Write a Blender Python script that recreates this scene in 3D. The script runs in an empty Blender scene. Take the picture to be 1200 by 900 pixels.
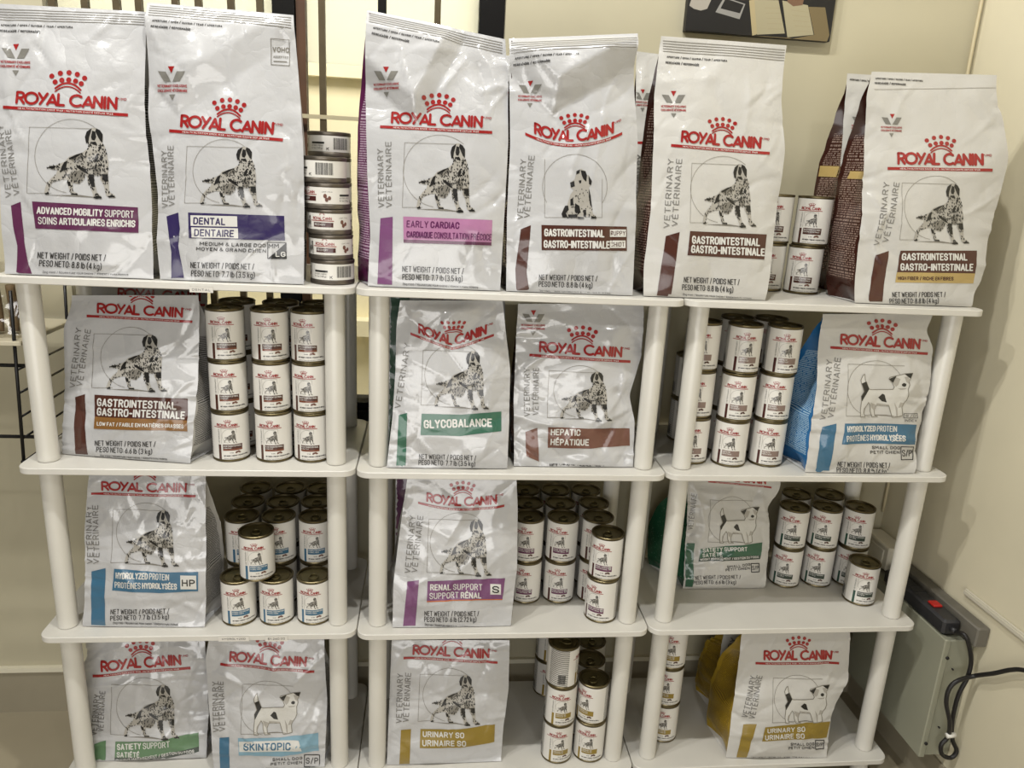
import bpy, math, random
import numpy as np
from mathutils import Vector, Matrix
from mathutils.geometry import tessellate_polygon

S = bpy.context.scene
COL = S.collection
# ------------------------------------------------------------------ camera
FPX = 891.63                       # focal length in pixels of a 1200x900 frame
PIT, ROL, YAW = 0.2709, -0.0531, -0.1152
CAM = np.array([0.725, -1.3526, 0.2098])
def rot(a, ax):
    c, s = math.cos(a), math.sin(a)
    return np.array({'x': [[1,0,0],[0,c,-s],[0,s,c]], 'y': [[c,0,s],[0,1,0],[-s,0,c]], 'z': [[c,-s,0],[s,c,0],[0,0,1]]}[ax])
CM = rot(YAW,'z') @ rot(-PIT,'x') @ rot(ROL,'y')     # columns: right, forward, up
cd = bpy.data.cameras.new('camera'); cam = bpy.data.objects.new('camera', cd); COL.objects.link(cam)
cd.sensor_fit = 'HORIZONTAL'; cd.sensor_width = 36.0; cd.lens = FPX/1200*36.0
cd.clip_start = 0.02
m4 = Matrix.Identity(4)
for i in range(3):
    m4[i][0] = CM[i,0]; m4[i][1] = CM[i,2]; m4[i][2] = -CM[i,1]; m4[i][3] = CAM[i]
cam.matrix_world = m4
S.camera = cam
# ------------------------------------------------------------------ light and exposure
S.view_settings.view_transform = 'Standard'; S.view_settings.look = 'None'
S.view_settings.exposure = -0.46; S.view_settings.gamma = 1.0
S.view_settings.use_curve_mapping = False
W = bpy.data.worlds.new('world'); S.world = W; W.use_nodes = True
W.node_tree.nodes['Background'].inputs[0].default_value = (0.85, 0.93, 1.0, 1)
W.node_tree.nodes['Background'].inputs[1].default_value = 1.25
def lamp(name, kind, loc, power, color, size=None, size_y=None, target=None):
    l = bpy.data.lights.new(name, kind); l.energy = power; l.color = color
    o = bpy.data.objects.new(name, l); COL.objects.link(o); o.location = loc
    if kind in ('POINT','SPOT'): l.shadow_soft_size = size
    if kind == 'SPOT': l.spot_size = math.radians(150); l.spot_blend = 0.35
    if kind == 'AREA':
        l.size = size
        if size_y: l.shape = 'RECTANGLE'; l.size_y = size_y
    if target is not None:
        o.rotation_euler = (Vector(target)-Vector(loc)).to_track_quat('-Z','Y').to_euler()
    return o
WARM = (1.0, 0.985, 0.945)
lamp('ceiling_bulb_light', 'SPOT', (-0.62,-0.75,1.68), 80, WARM, 0.03, target=(-0.5,0.1,-0.4))
lamp('ceiling_bulb_light', 'SPOT', (0.15,-0.62,1.68), 90, WARM, 0.03, target=(0.2,0.1,0.0))
lamp('ceiling_bulb_light', 'SPOT', (0.88,-0.62,1.68), 90, WARM, 0.03, target=(0.95,0.1,0.0))
for lx in (-0.5, 1.35): lamp('far_ceiling_light', 'SPOT', (lx,-2.0,1.68), 26, WARM, 0.03, target=(lx*.5+.4,0.1,-0.5))  # two added spots far back, for glints on the film and some fill
lamp('added_room_fill', 'AREA', (0.40,-2.3,-0.5), 36, (1.0,0.98,0.95), 2.0, 0.9, target=(0.9,0.0,-0.85))  # added soft fill from behind the camera, lifts the lower shelves
lamp('outdoor_light', 'AREA', (0.5,0.75,1.15), 34, (1.0,0.96,0.86), 1.6, 0.5, target=(0.5,1.5,0.1))

# ------------------------------------------------------------------ pixel <-> place
def ray(x, y): return CM @ np.array([(x-600)/FPX, 1.0, -(y-450)/FPX])
def onY(x, y, Y): d = ray(x,y); return CAM + d*(Y-CAM[1])/d[1]
def onZ(x, y, Z): d = ray(x,y); return CAM + d*(Z-CAM[2])/d[2]
def onX(x, y, X): d = ray(x,y); return CAM + d*(X-CAM[0])/d[0]
def project(P):
    q = (np.asarray(P)-CAM) @ CM
    return np.stack([600+FPX*q[...,0]/q[...,1], 450-FPX*q[...,2]/q[...,1]], -1)

# ------------------------------------------------------------------ materials
MATS = {}
def mat(name, color, rough=0.5, metal=0.0, bump=0.0, bscale=60.0, coat=0.0, var=0.0, vscale=8.0, spec=0.5, bdist=0.002, film=0.0):
    if name in MATS: return MATS[name]
    m = bpy.data.materials.new(name); m.use_nodes = True; nt = m.node_tree
    b = nt.nodes['Principled BSDF']
    b.inputs['Base Color'].default_value = (*color, 1); b.inputs['Roughness'].default_value = rough
    b.inputs['Metallic'].default_value = metal; b.inputs['Coat Roughness'].default_value = 0.09; b.inputs['Coat Weight'].default_value = coat
    b.inputs['Specular IOR Level'].default_value = spec
    if var or bump:
        tc = nt.nodes.new('ShaderNodeTexCoord')
    if var:
        n = nt.nodes.new('ShaderNodeTexNoise'); n.inputs['Scale'].default_value = vscale; n.inputs['Detail'].default_value = 6
        nt.links.new(tc.outputs['Object'], n.inputs['Vector'])
        r = nt.nodes.new('ShaderNodeMapRange'); r.inputs['From Min'].default_value = 0.3; r.inputs['From Max'].default_value = 0.7
        nt.links.new(n.outputs['Fac'], r.inputs['Value'])
        mx = nt.nodes.new('ShaderNodeMix'); mx.data_type = 'RGBA'
        mx.inputs['A'].default_value = (*[c*(1-var) for c in color],1); mx.inputs['B'].default_value = (*[min(1,c*(1+var*0.5)) for c in color],1)
        nt.links.new(r.outputs['Result'], mx.inputs['Factor']); nt.links.new(mx.outputs['Result'], b.inputs['Base Color'])
    if bump:
        n2 = nt.nodes.new('ShaderNodeTexNoise'); n2.inputs['Scale'].default_value = bscale; n2.inputs['Detail'].default_value = 4
        nt.links.new(tc.outputs['Object'], n2.inputs['Vector'])
        bp = nt.nodes.new('ShaderNodeBump'); bp.inputs['Strength'].default_value = bump; bp.inputs['Distance'].default_value = bdist
        if film:
            n3 = nt.nodes.new('ShaderNodeTexNoise'); n3.inputs['Scale'].default_value = 9; n3.inputs['Detail'].default_value = 3
            nt.links.new(tc.outputs['Object'], n3.inputs['Vector'])
            ad = nt.nodes.new('ShaderNodeMix'); ad.data_type = 'RGBA'; ad.blend_type = 'ADD'; ad.inputs['Factor'].default_value = 0.16
            nt.links.new(tc.outputs['Object'], ad.inputs['A']); nt.links.new(n3.outputs['Color'], ad.inputs['B'])
            vo = nt.nodes.new('ShaderNodeTexVoronoi'); vo.feature = 'DISTANCE_TO_EDGE'; vo.inputs['Scale'].default_value = 13
            nt.links.new(ad.outputs['Result'], vo.inputs['Vector'])
            pw = nt.nodes.new('ShaderNodeMath'); pw.operation = 'POWER'; pw.inputs[1].default_value = 0.55; nt.links.new(vo.outputs['Distance'], pw.inputs[0])
            sm = nt.nodes.new('ShaderNodeMath'); sm.operation = 'MULTIPLY_ADD'; sm.inputs[1].default_value = film
            nt.links.new(pw.outputs[0], sm.inputs[0]); nt.links.new(n2.outputs['Fac'], sm.inputs[2]); nt.links.new(sm.outputs[0], bp.inputs['Height'])
        else: nt.links.new(n2.outputs['Fac'], bp.inputs['Height'])
        nt.links.new(bp.outputs['Normal'], b.inputs['Normal'])
    MATS[name] = m
    return m
def srgb(r, g, b):
    f = lambda c: (c/255/12.92) if c/255 <= 0.04045 else ((c/255+0.055)/1.055)**2.4
    return (f(r), f(g), f(b))
# lines of small print, woven from UV stripes and noise
def print_mat(name, base, ink, rough=0.35, lines=70.0, dens=0.5):
    if name in MATS: return MATS[name]
    m = bpy.data.materials.new(name); m.use_nodes = True; nt = m.node_tree; L = nt.links
    b = nt.nodes['Principled BSDF']; b.inputs['Roughness'].default_value = rough
    uv = nt.nodes.new('ShaderNodeUVMap'); uv.uv_map = 'UVMap'
    sp = nt.nodes.new('ShaderNodeSeparateXYZ'); L.new(uv.outputs['UV'], sp.inputs[0])
    def math_(op, a, v=None):
        n = nt.nodes.new('ShaderNodeMath'); n.operation = op
        if isinstance(a, (int,float)): n.inputs[0].default_value = a
        else: L.new(a, n.inputs[0])
        if v is not None:
            if isinstance(v, (int,float)): n.inputs[1].default_value = v
            else: L.new(v, n.inputs[1])
        return n.outputs[0]
    row = math_('MULTIPLY', sp.outputs['Y'], lines)
    fr = math_('FRACT', row); fl = math_('FLOOR', row)
    online = math_('LESS_THAN', fr, 0.55)
    cx = nt.nodes.new('ShaderNodeCombineXYZ'); L.new(math_('MULTIPLY', sp.outputs['X'], 26.0), cx.inputs[0]); L.new(fl, cx.inputs[1])
    wn = nt.nodes.new('ShaderNodeTexNoise'); wn.inputs['Scale'].default_value = 1.0; wn.inputs['Detail'].default_value = 3
    L.new(cx.outputs[0], wn.inputs['Vector'])
    word = math_('GREATER_THAN', wn.outputs['Fac'], 1-dens)
    c2 = nt.nodes.new('ShaderNodeCombineXYZ'); L.new(math_('FLOOR', math_('MULTIPLY', sp.outputs['Y'], 9.0)), c2.inputs[1])
    w2 = nt.nodes.new('ShaderNodeTexWhiteNoise'); w2.noise_dimensions = '3D'; L.new(c2.outputs[0], w2.inputs['Vector'])
    blk = math_('GREATER_THAN', w2.outputs['Value'], 0.16)
    inx = math_('MULTIPLY', math_('GREATER_THAN', sp.outputs['X'], 0.1), math_('LESS_THAN', sp.outputs['X'], 0.9))
    iny = math_('MULTIPLY', math_('GREATER_THAN', sp.outputs['Y'], 0.1), math_('LESS_THAN', sp.outputs['Y'], 0.74))
    f = math_('MULTIPLY', math_('MULTIPLY', math_('MULTIPLY', online, word), blk), math_('MULTIPLY', inx, iny))
    mx = nt.nodes.new('ShaderNodeMix'); mx.data_type = 'RGBA'
    mx.inputs['A'].default_value = (*base,1); mx.inputs['B'].default_value = (*ink,1)
    L.new(f, mx.inputs['Factor']); L.new(mx.outputs['Result'], b.inputs['Base Color'])
    MATS[name] = m
    return m

# ------------------------------------------------------------------ mesh helpers
def mesh_obj(name, verts, faces, mats, parent=None, loc=(0,0,0), midx=None, smooth=True, normals=None, uvs=None, link=True):
    me = bpy.data.meshes.new(name)
    me.from_pydata([tuple(map(float,v)) for v in verts], [], [tuple(map(int,f)) for f in faces])
    for m in (mats if isinstance(mats,(list,tuple)) else [mats]): me.materials.append(m)
    if midx is not None: me.polygons.foreach_set('material_index', np.asarray(midx, dtype=np.int32))
    me.polygons.foreach_set('use_smooth', [bool(smooth)]*len(me.polygons))
    if uvs is not None:
        l = me.uv_layers.new(name='UVMap'); vi = np.empty(len(me.loops), dtype=np.int32); me.loops.foreach_get('vertex_index', vi)
        l.data.foreach_set('uv', np.asarray(uvs, dtype=np.float32)[vi].ravel())
    me.update()
    if normals is not None: me.normals_split_custom_set_from_vertices([tuple(map(float,n)) for n in normals])
    o = bpy.data.objects.new(name, me); o.location = loc
    if link: COL.objects.link(o)
    if parent: o.parent = parent
    return o
def tag(o, label=None, cat=None, group=None, kind=None):
    if label: o['label'] = label
    if cat: o['category'] = cat
    if group: o['group'] = group
    if kind: o['kind'] = kind
    return o
def empty(name, loc=(0,0,0)):
    o = bpy.data.objects.new(name, None); o.location = loc; o.empty_display_size = 0.02; COL.objects.link(o); return o
class MB:
    def __init__(s): s.v=[]; s.f=[]; s.m=[]
    def add(s, v, f, mi=0):
        n=len(s.v); s.v += [tuple(p) for p in v]; s.f += [tuple(i+n for i in q) for q in f]; s.m += [mi]*len(f); return s
    def box(s, a, b, mi=0, bev=0.0):
        x0,y0,z0=a; x1,y1,z1=b
        if bev<=0:
            return s.add([(x0,y0,z0),(x1,y0,z0),(x1,y1,z0),(x0,y1,z0),(x0,y0,z1),(x1,y0,z1),(x1,y1,z1),(x0,y1,z1)],
                [(3,2,1,0),(4,5,6,7),(0,1,5,4),(1,2,6,5),(2,3,7,6),(3,0,4,7)], mi)
        e=bev
        def ring(i,z): return [(x0+i,y0+i+e*0,z),(x1-i,y0+i,z),(x1-i,y1-i,z),(x0+i,y1-i,z)]
        vs=[]; 
        for i,z in ((e,z0),(0,z0+e),(0,z1-e),(e,z1)): 
            vs += [(x0+i+e,y0+i,z),(x1-i-e,y0+i,z),(x1-i,y0+i+e,z),(x1-i,y1-i-e,z),(x1-i-e,y1-i,z),(x0+i+e,y1-i,z),(x0+i,y1-i-e,z),(x0+i,y0+i+e,z)]
        fs=[tuple(range(7,-1,-1)), tuple(range(24,32))]
        for r in range(3):
            for k in range(8): fs.append((r*8+k, r*8+(k+1)%8, r*8+8+(k+1)%8, r*8+8+k))
        return s.add(vs, fs, mi)
    def lathe(s, prof, n=32, c=(0,0,0), mi=0, caps=True):
        vs=[]; 
        for r,z in prof:
            for k in range(n):
                a=2*math.pi*k/n; vs.append((c[0]+r*math.cos(a), c[1]+r*math.sin(a), c[2]+z))
        fs=[]
        for i in range(len(prof)-1):
            for k in range(n): fs.append((i*n+k, i*n+(k+1)%n, i*n+n+(k+1)%n, i*n+n+k))
        if caps:
            fs.append(tuple(range(n-1,-1,-1))); fs.append(tuple(range((len(prof)-1)*n, len(prof)*n)))
        return s.add(vs, fs, mi)
    def tube(s, pts, r, n=8, mi=0, closed=False):
        P=[Vector(p) for p in pts]; vs=[]; fs=[]; up=None
        N=len(P)
        for i,p in enumerate(P):
            if closed: t=(P[(i+1)%N]-P[i-1]).normalized()
            else: t=(P[min(i+1,N-1)]-P[max(i-1,0)]).normalized()
            if up is None: up = Vector((0,0,1)) if abs(t.z)<0.9 else Vector((1,0,0))
            a=t.cross(up).normalized(); b=a.cross(t).normalized(); up=b
            rr = r[i] if isinstance(r,(list,tuple)) else r
            for k in range(n):
                q=2*math.pi*k/n; vs.append(p+a*(rr*math.cos(q))+b*(rr*math.sin(q)))
        for i in range(N if closed else N-1):
            j=(i+1)%N
            for k in range(n): fs.append((i*n+k,i*n+(k+1)%n,j*n+(k+1)%n,j*n+k))
        if not closed: fs += [tuple(range(n-1,-1,-1)), tuple(range((N-1)*n,N*n))]
        return s.add(vs,fs,mi)
    def build(s, name, mats, parent=None, loc=(0,0,0), smooth=True, link=True, angle=None):
        o = mesh_obj(name, s.v, s.f, mats, parent, loc, s.m, smooth, link=link)
        if smooth and angle: 
            o.data.set_sharp_from_angle(angle=math.radians(angle))
        return o
def smooth_path(pts, n=8):
    P=[Vector(p) for p in pts]; out=[]
    for i in range(len(P)-1):
        a=P[max(i-1,0)]; b=P[i]; c=P[i+1]; d=P[min(i+2,len(P)-1)]
        for k in range(n):
            t=k/n; out.append(0.5*((2*b)+(c-a)*t+(2*a-5*b+4*c-d)*t*t+(3*b-a-3*c+d)*t**3))
    out.append(P[-1]); return out

# ------------------------------------------------------------------ print: flat artwork made of triangles in a picture plane (x right, y down)
# letters as strokes on a grid one unit high (drawn with an even pen after they are stretched to fit)
def _F():
    d={}
    def g(c,w,*st): d[c]=(w,[list(s) for s in st])
    rr=lambda w:[(w,.8),(w*.75,1),(w*.25,1),(0,.8),(0,.2),(w*.25,0),(w*.75,0),(w,.2)]
    g('A',.52,[(0,0),(.26,1),(.52,0)],[(.1,.28),(.42,.28)]); g('B',.48,[(0,0),(0,1),(.3,1),(.44,.88),(.44,.64),(.3,.52),(0,.52)],[(.3,.52),(.48,.4),(.48,.12),(.32,0),(0,0)])
    g('C',.48,[(.48,.7)]+rr(.48)+[(.48,.3)]); g('D',.48,[(0,0),(0,1),(.3,1),(.48,.8),(.48,.2),(.3,0),(0,0)]); g('E',.42,[(.42,1),(0,1),(0,0),(.42,0)],[(0,.52),(.36,.52)])
    g('F',.42,[(.42,1),(0,1),(0,0)],[(0,.5),(.36,.5)]); g('G',.48,[(.48,.75)]+rr(.48)+[(.48,.46),(.28,.46)]); g('H',.48,[(0,0),(0,1)],[(.48,0),(.48,1)],[(0,.5),(.48,.5)]); g('I',0,[(0,0),(0,1)])
    g('J',.36,[(.36,1),(.36,.2),(.26,0),(.1,0),(0,.2)]); g('K',.48,[(0,0),(0,1)],[(.46,1),(.02,.42)],[(.16,.56),(.48,0)]); g('L',.4,[(0,1),(0,0),(.4,0)]); g('M',.62,[(0,0),(0,1),(.31,.4),(.62,1),(.62,0)]); g('N',.5,[(0,0),(0,1),(.5,0),(.5,1)])
    g('O',.48,rr(.48)+[(.48,.8)]); g('P',.46,[(0,0),(0,1),(.3,1),(.46,.86),(.46,.6),(.3,.46),(0,.46)]); g('Q',.48,rr(.48)+[(.48,.8)],[(.3,.2),(.5,-.06)]); g('R',.48,[(0,0),(0,1),(.3,1),(.46,.86),(.46,.62),(.3,.5),(0,.5)],[(.26,.5),(.48,0)])
    g('S',.46,[(.46,.76),(.46,.84),(.34,1),(.12,1),(0,.84),(0,.66),(.1,.56),(.36,.46),(.46,.34),(.46,.16),(.34,0),(.12,0),(0,.16),(0,.24)]); g('T',.48,[(0,1),(.48,1)],[(.24,1),(.24,0)]); g('U',.48,[(0,1),(0,.2),(.12,0),(.36,0),(.48,.2),(.48,1)])
    g('V',.5,[(0,1),(.25,0),(.5,1)]); g('W',.72,[(0,1),(.18,0),(.36,.8),(.54,0),(.72,1)]); g('X',.5,[(0,0),(.5,1)],[(0,1),(.5,0)]); g('Y',.5,[(0,1),(.25,.46),(.5,1)],[(.25,.46),(.25,0)]); g('Z',.46,[(0,1),(.46,1),(0,0),(.46,0)])
    g('0',.46,rr(.46)+[(.46,.8)]); g('1',.2,[(0,.78),(.2,1),(.2,0)]); g('2',.44,[(0,.78),(.1,1),(.34,1),(.44,.84),(.44,.62),(0,0),(.44,0)]); g('3',.44,[(0,.9),(.12,1),(.34,1),(.44,.86),(.44,.64),(.3,.53),(.16,.53)],[(.3,.53),(.44,.4),(.44,.14),(.32,0),(.1,0),(0,.12)])
    g('4',.48,[(.36,0),(.36,1),(0,.26),(.48,.26)]); g('5',.44,[(.42,1),(.04,1),(0,.5),(.28,.58),(.44,.44),(.44,.16),(.32,0),(.12,0),(0,.14)]); g('6',.46,[(.38,1),(.06,.5),(0,.28),(.1,0),(.36,0),(.46,.16),(.46,.38),(.36,.54),(.1,.5)]); g('7',.44,[(0,1),(.44,1),(.14,0)])
    g('8',.46,[(.23,.54),(.06,.64),(.04,.86),(.14,1),(.32,1),(.42,.86),(.4,.64),(.23,.54),(.03,.42),(0,.14),(.12,0),(.34,0),(.46,.14),(.43,.42),(.23,.54)]); g('9',.46,[(.08,0),(.4,.5),(.46,.72),(.36,1),(.1,1),(0,.84),(0,.62),(.1,.46),(.36,.5)])
    g('/',.3,[(0,-.05),(.3,1.05)]); g(':',0,[(0,.18),(0,.2)],[(0,.62),(0,.64)]); g('.',0,[(0,0),(0,.02)]); g(',',.06,[(.06,.05),(0,-.14)]); g('(',.16,[(.16,1.1),(0,.8),(0,.15),(.16,-.15)]); g(')',.16,[(0,1.1),(.16,.8),(.16,.15),(0,-.15)])
    g('&',.54,[(.54,0),(.08,.74),(.14,1),(.32,1),(.36,.78),(0,.34),(.06,.06),(.28,0),(.52,.4)]); g('-',.26,[(0,.45),(.26,.45)]); g('$',.46,d['S'][1][0],[(.23,1.12),(.23,-.12)]); g('®',.4,[(.4,.8),(.3,1),(.1,1),(0,.8),(.1,.6),(.3,.6),(.4,.8)])
    g('É',.42,d['E'][1][0],d['E'][1][1],[(.16,1.14),(.3,1.3)]); g('È',.42,d['E'][1][0],d['E'][1][1],[(.14,1.3),(.28,1.14)])
    for c in 'acdefhijmnopqrstuvwxyz':
        w,st=d[c.upper()]; d[c]=(w*.8,[[(x*.8,y*.72) for x,y in s] for s in st])
    d['é']=(.34,[[(x*.8,y*.72) for x,y in s] for s in d['É'][1]])
    g('l',.0,[(0,0),(0,1)]); g('b',.4,[(0,1),(0,0),(.28,0),(.4,.15),(.4,.5),(.28,.66),(0,.66)]); g('k',.38,[(0,0),(0,1)],[(.36,.66),(.02,.26)],[(.14,.38),(.38,0)]); g('g',.4,[(.4,0),(.12,0),(0,.16),(0,.5),(.12,.66),(.4,.66),(.4,-.12),(.28,-.3),(.04,-.3)])
    return d
FONT=_F()
def tess(pts):
    t = tessellate_polygon([[Vector((p[0],p[1],0)) for p in pts]])
    P = np.asarray(pts, float)
    return P[np.array(t, int)] if len(t) else np.zeros((0,3,2))
def split_tris(T, L):
    T = np.asarray(T, float)
    for _ in range(14):
        if len(T)==0: return T
        e = np.stack([np.linalg.norm(T[:,(k+1)%3]-T[:,k],axis=1) for k in range(3)],1)
        k = e.argmax(1); big = e.max(1) > L
        if not big.any(): return T
        keep = T[~big]; B = T[big]; k = k[big]; r = np.arange(len(B))
        a=B[r,k]; b=B[r,(k+1)%3]; c=B[r,(k+2)%3]; m=(a+b)/2
        T = np.concatenate([keep, np.stack([a,m,c],1), np.stack([m,b,c],1)])
    return T
def stroke_poly(pts, w, nc=8):                      # round-capped strokes, as triangles
    P=[np.array(p,float) for p in pts]; out=[]
    for a,b in zip(P[:-1],P[1:]):
        d=b-a; l=np.linalg.norm(d)
        if l<1e-9: continue
        n=np.array([-d[1],d[0]])/l*w/2
        out += [[a+n,b+n,b-n],[a+n,b-n,a-n]]
    for p in P:
        c=[p+np.array([math.cos(q),math.sin(q)])*w/2 for q in np.linspace(0,2*math.pi,nc+1)[:-1]]
        out += [[p,c[i],c[(i+1)%nc]] for i in range(nc)]
    return np.array(out)
def arc(cx,cy,rx,ry,a0,a1,n=14):
    return [(cx+rx*math.cos(math.radians(a)), cy+ry*math.sin(math.radians(a))) for a in np.linspace(a0,a1,n)]
LOGO = {'R': (0.62,[[(0,0),(0,1)],[(0,1),(.22,1)]+arc(.24,.74,.26,.26,90,-90,8)+[(0,.47)],[(.22,.47),(.52,0)]]),
 'O': (1.0,[arc(.45,.5,.46,.5,0,360,22)]), 'Y': (.66,[[(0,1),(.28,.52)],[(.62,1),(.12,0)]]),
 'A': (.78,[[(0,0),(.36,.92),(.66,0)],[(.16,.22),(.56,.22)]]), 'L': (.5,[[(0,1),(0,0),(.42,0)]]),
 'C': (.92,[arc(.46,.5,.46,.5,50,310,18)]), 'N': (.78,[[(0,0),(0,.98),(.56,.02),(.56,1)]]), 'I': (.24,[[(0,0),(0,1)]]), ' ': (.38,[])}
SETTER = [(600,48),(650,52),(690,75),(720,120),(722,170),(716,215),(740,250),(755,320),(772,410),(775,480),(768,560),(775,640),(780,720),(790,760),(835,785),(858,812),(840,822),(780,818),(745,790),(735,740),(725,690),(700,640),(680,610),(690,570),(650,575),(615,575),(618,640),(630,700),(645,760),(690,800),(700,825),(640,832),(600,820),(600,780),(580,730),(570,680),(545,660),(540,600),(525,560),(500,620),(450,665),(400,660),(380,650),(375,720),(380,750),(430,770),(438,788),(360,785),(345,740),(325,690),(312,660),(320,620),(265,615),(200,635),(160,650),(130,700),(115,745),(125,780),(80,785),(68,765),(80,710),(100,660),(150,600),(200,560),(215,510),(180,510),(130,500),(95,490),(130,468),(200,460),(250,440),(290,425),(350,365),(430,340),(500,320),(560,275),(560,220),(535,215),(525,150),(545,90)]
SETTER_DARK = [[(600,55),(545,90),(525,150),(538,220),(562,212),(572,150),(592,90)],[(650,55),(690,75),(720,120),(716,212),(690,190),(664,140),(640,88)],[(592,150),(606,80),(640,92),(648,150),(630,190),(600,180)],[(600,205),(640,200),(654,222),(632,238),(606,228)],[(690,215),(704,240),(706,290),(690,270)],
 [(556,560),(612,560),(616,640),(624,700),(590,700),(562,620)],[(292,428),(332,408),(306,500),(244,545),(262,480)],[(345,382),(430,343),(505,324),(430,372),(352,402)],[(420,450),(520,500),(560,560),(520,545),(440,492)],
 [(624,380),(655,335),(672,372),(650,420),(622,430)],[(690,350),(724,372),(706,420),(684,400)],[(600,820),(650,795),(692,806),(698,826),(640,832)],[(765,800),(830,795),(855,815),(780,818)],[(74,770),(118,762),(124,782),(82,785)],[(360,775),(425,770),(436,788),(362,785)],
 [(312,640),(350,640),(360,690),(330,690)],[(98,488),(150,470),(205,470),(180,500)],[(700,560),(770,560),(772,640),(730,640)]]
SETTER_MID = [[(330,560),(500,500),(520,570),(450,662),(385,648)],[(690,560),(768,540),(775,640),(705,640)],[(600,470),(700,450),(690,565),(615,570)],[(345,385),(430,343),(505,324),(500,380),(400,430)]]
TERRIER = [(160,155),(170,250),(185,270),(220,370),(250,378),(540,375),(560,340),(540,290),(490,225),(500,205),(590,180),(650,165),(690,150),(795,140),(770,215),(750,260),(755,310),(735,370),(742,470),(720,530),(690,570),(660,630),(670,745),(610,765),(590,770),(540,775),(520,720),(490,610),(400,605),(330,600),(300,680),(310,750),(350,768),(270,768),(245,690),(240,600),(215,560),(170,640),(155,720),(175,768),(115,768),(108,680),(120,540),(115,470),(150,410),(120,300),(110,240),(140,170)]
TERRIER_DARK = [[(120,290),(178,262),(220,370),(165,470),(126,545),(115,470),(155,405)],[(348,490),(400,436),(430,450),(462,560),(400,545)],[(490,225),(590,182),(575,215),(545,282)],[(690,152),(795,140),(767,217),(735,190)],[(655,300),(680,280),(712,292),(708,325),(682,335),(658,322)]]
TERRIER_MID = [[(545,282),(585,200),(640,225),(612,310),(580,340)],[(690,195),(735,190),(760,235),(748,292),(715,270)],[(600,360),(720,350),(700,372),(640,378)],[(560,560),(600,640),(605,760),(590,765),(575,650)],[(690,570),(660,625),(610,640),(640,560)],[(240,560),(330,600),(300,680),(262,640)],[(330,570),(490,590),(490,612),(330,602)],[(205,575),(220,560),(165,650),(158,720),(145,720),(150,650)]]
PUPPY = [(460,130),(530,105),(590,140),(610,200),(640,200),(685,290),(670,350),(640,380),(665,500),(680,640),(700,780),(755,830),(740,855),(680,850),(640,820),(590,830),(570,855),(480,855),(440,840),(330,840),(250,835),(235,780),(270,690),(320,650),(350,560),(370,490),(420,420),(370,380),(365,310),(430,260),(450,180)]
PUPPY_DARK = [[(635,205),(685,290),(670,350),(642,335)],[(520,125),(590,140),(612,200),(602,300),(560,260),(535,200)],[(455,140),(510,115),(500,170),(455,190)],[(366,310),(425,285),(435,365),(380,385)],[(490,280),(530,275),(525,320),(500,320)],[(235,780),(290,660),(335,655),(345,720),(300,770),(330,838),(252,835)],[(480,820),(570,830),(570,855),(482,855)],[(670,810),(755,830),(740,855),(682,850)],[(440,620),(500,660),(520,760),(460,800),(430,740)],[(560,720),(600,720),(600,830),(560,820)],[(370,560),(410,540),(415,650),(370,660)],[(330,790),(470,790),(470,840),(340,840)],[(640,400),(665,500),(690,700),(660,640),(640,520)]]
def inside(poly, p):
    x,y=p; c=False; n=len(poly); j=n-1
    for i in range(n):
        xi,yi=poly[i]; xj,yj=poly[j]
        if (yi>y)!=(yj>y) and x < (xj-xi)*(y-yi)/(yj-yi)+xi: c = not c
        j=i
    return c
def dog_parts(kind):
    rnd=random.Random(5)
    if kind=='setter': out,dk,md,n,bb=SETTER,SETTER_DARK,SETTER_MID,360,(68,48,858,832)
    elif kind=='terrier': out,dk,md,n,bb=TERRIER,TERRIER_DARK,TERRIER_MID,0,(108,140,795,775)
    else: out,dk,md,n,bb=PUPPY,PUPPY_DARK,[],60,(235,105,755,857)
    nrm=lambda q: [((x-bb[0])/(bb[2]-bb[0]), (y-bb[1])/(bb[3]-bb[1])) for x,y in q]
    spots=[]
    while len(spots)<n:
        x=rnd.uniform(bb[0],bb[2]); y=rnd.uniform(bb[1]+(150 if kind=='setter' else 300),bb[3])
        if not inside(out,(x,y)): continue
        a=rnd.uniform(0.9,2.1); l=rnd.uniform(8,22); w=rnd.uniform(4,10)
        d=np.array([math.cos(a),math.sin(a)]); q=np.array([-d[1],d[0]]); c=np.array([x,y])
        spots.append([tuple(c+d*l),tuple(c+q*w),tuple(c-d*l*.8),tuple(c-q*w)])
    return nrm(out),[nrm(q) for q in dk],[nrm(q) for q in md],[nrm(q) for q in spots]
DOG={}
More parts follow.
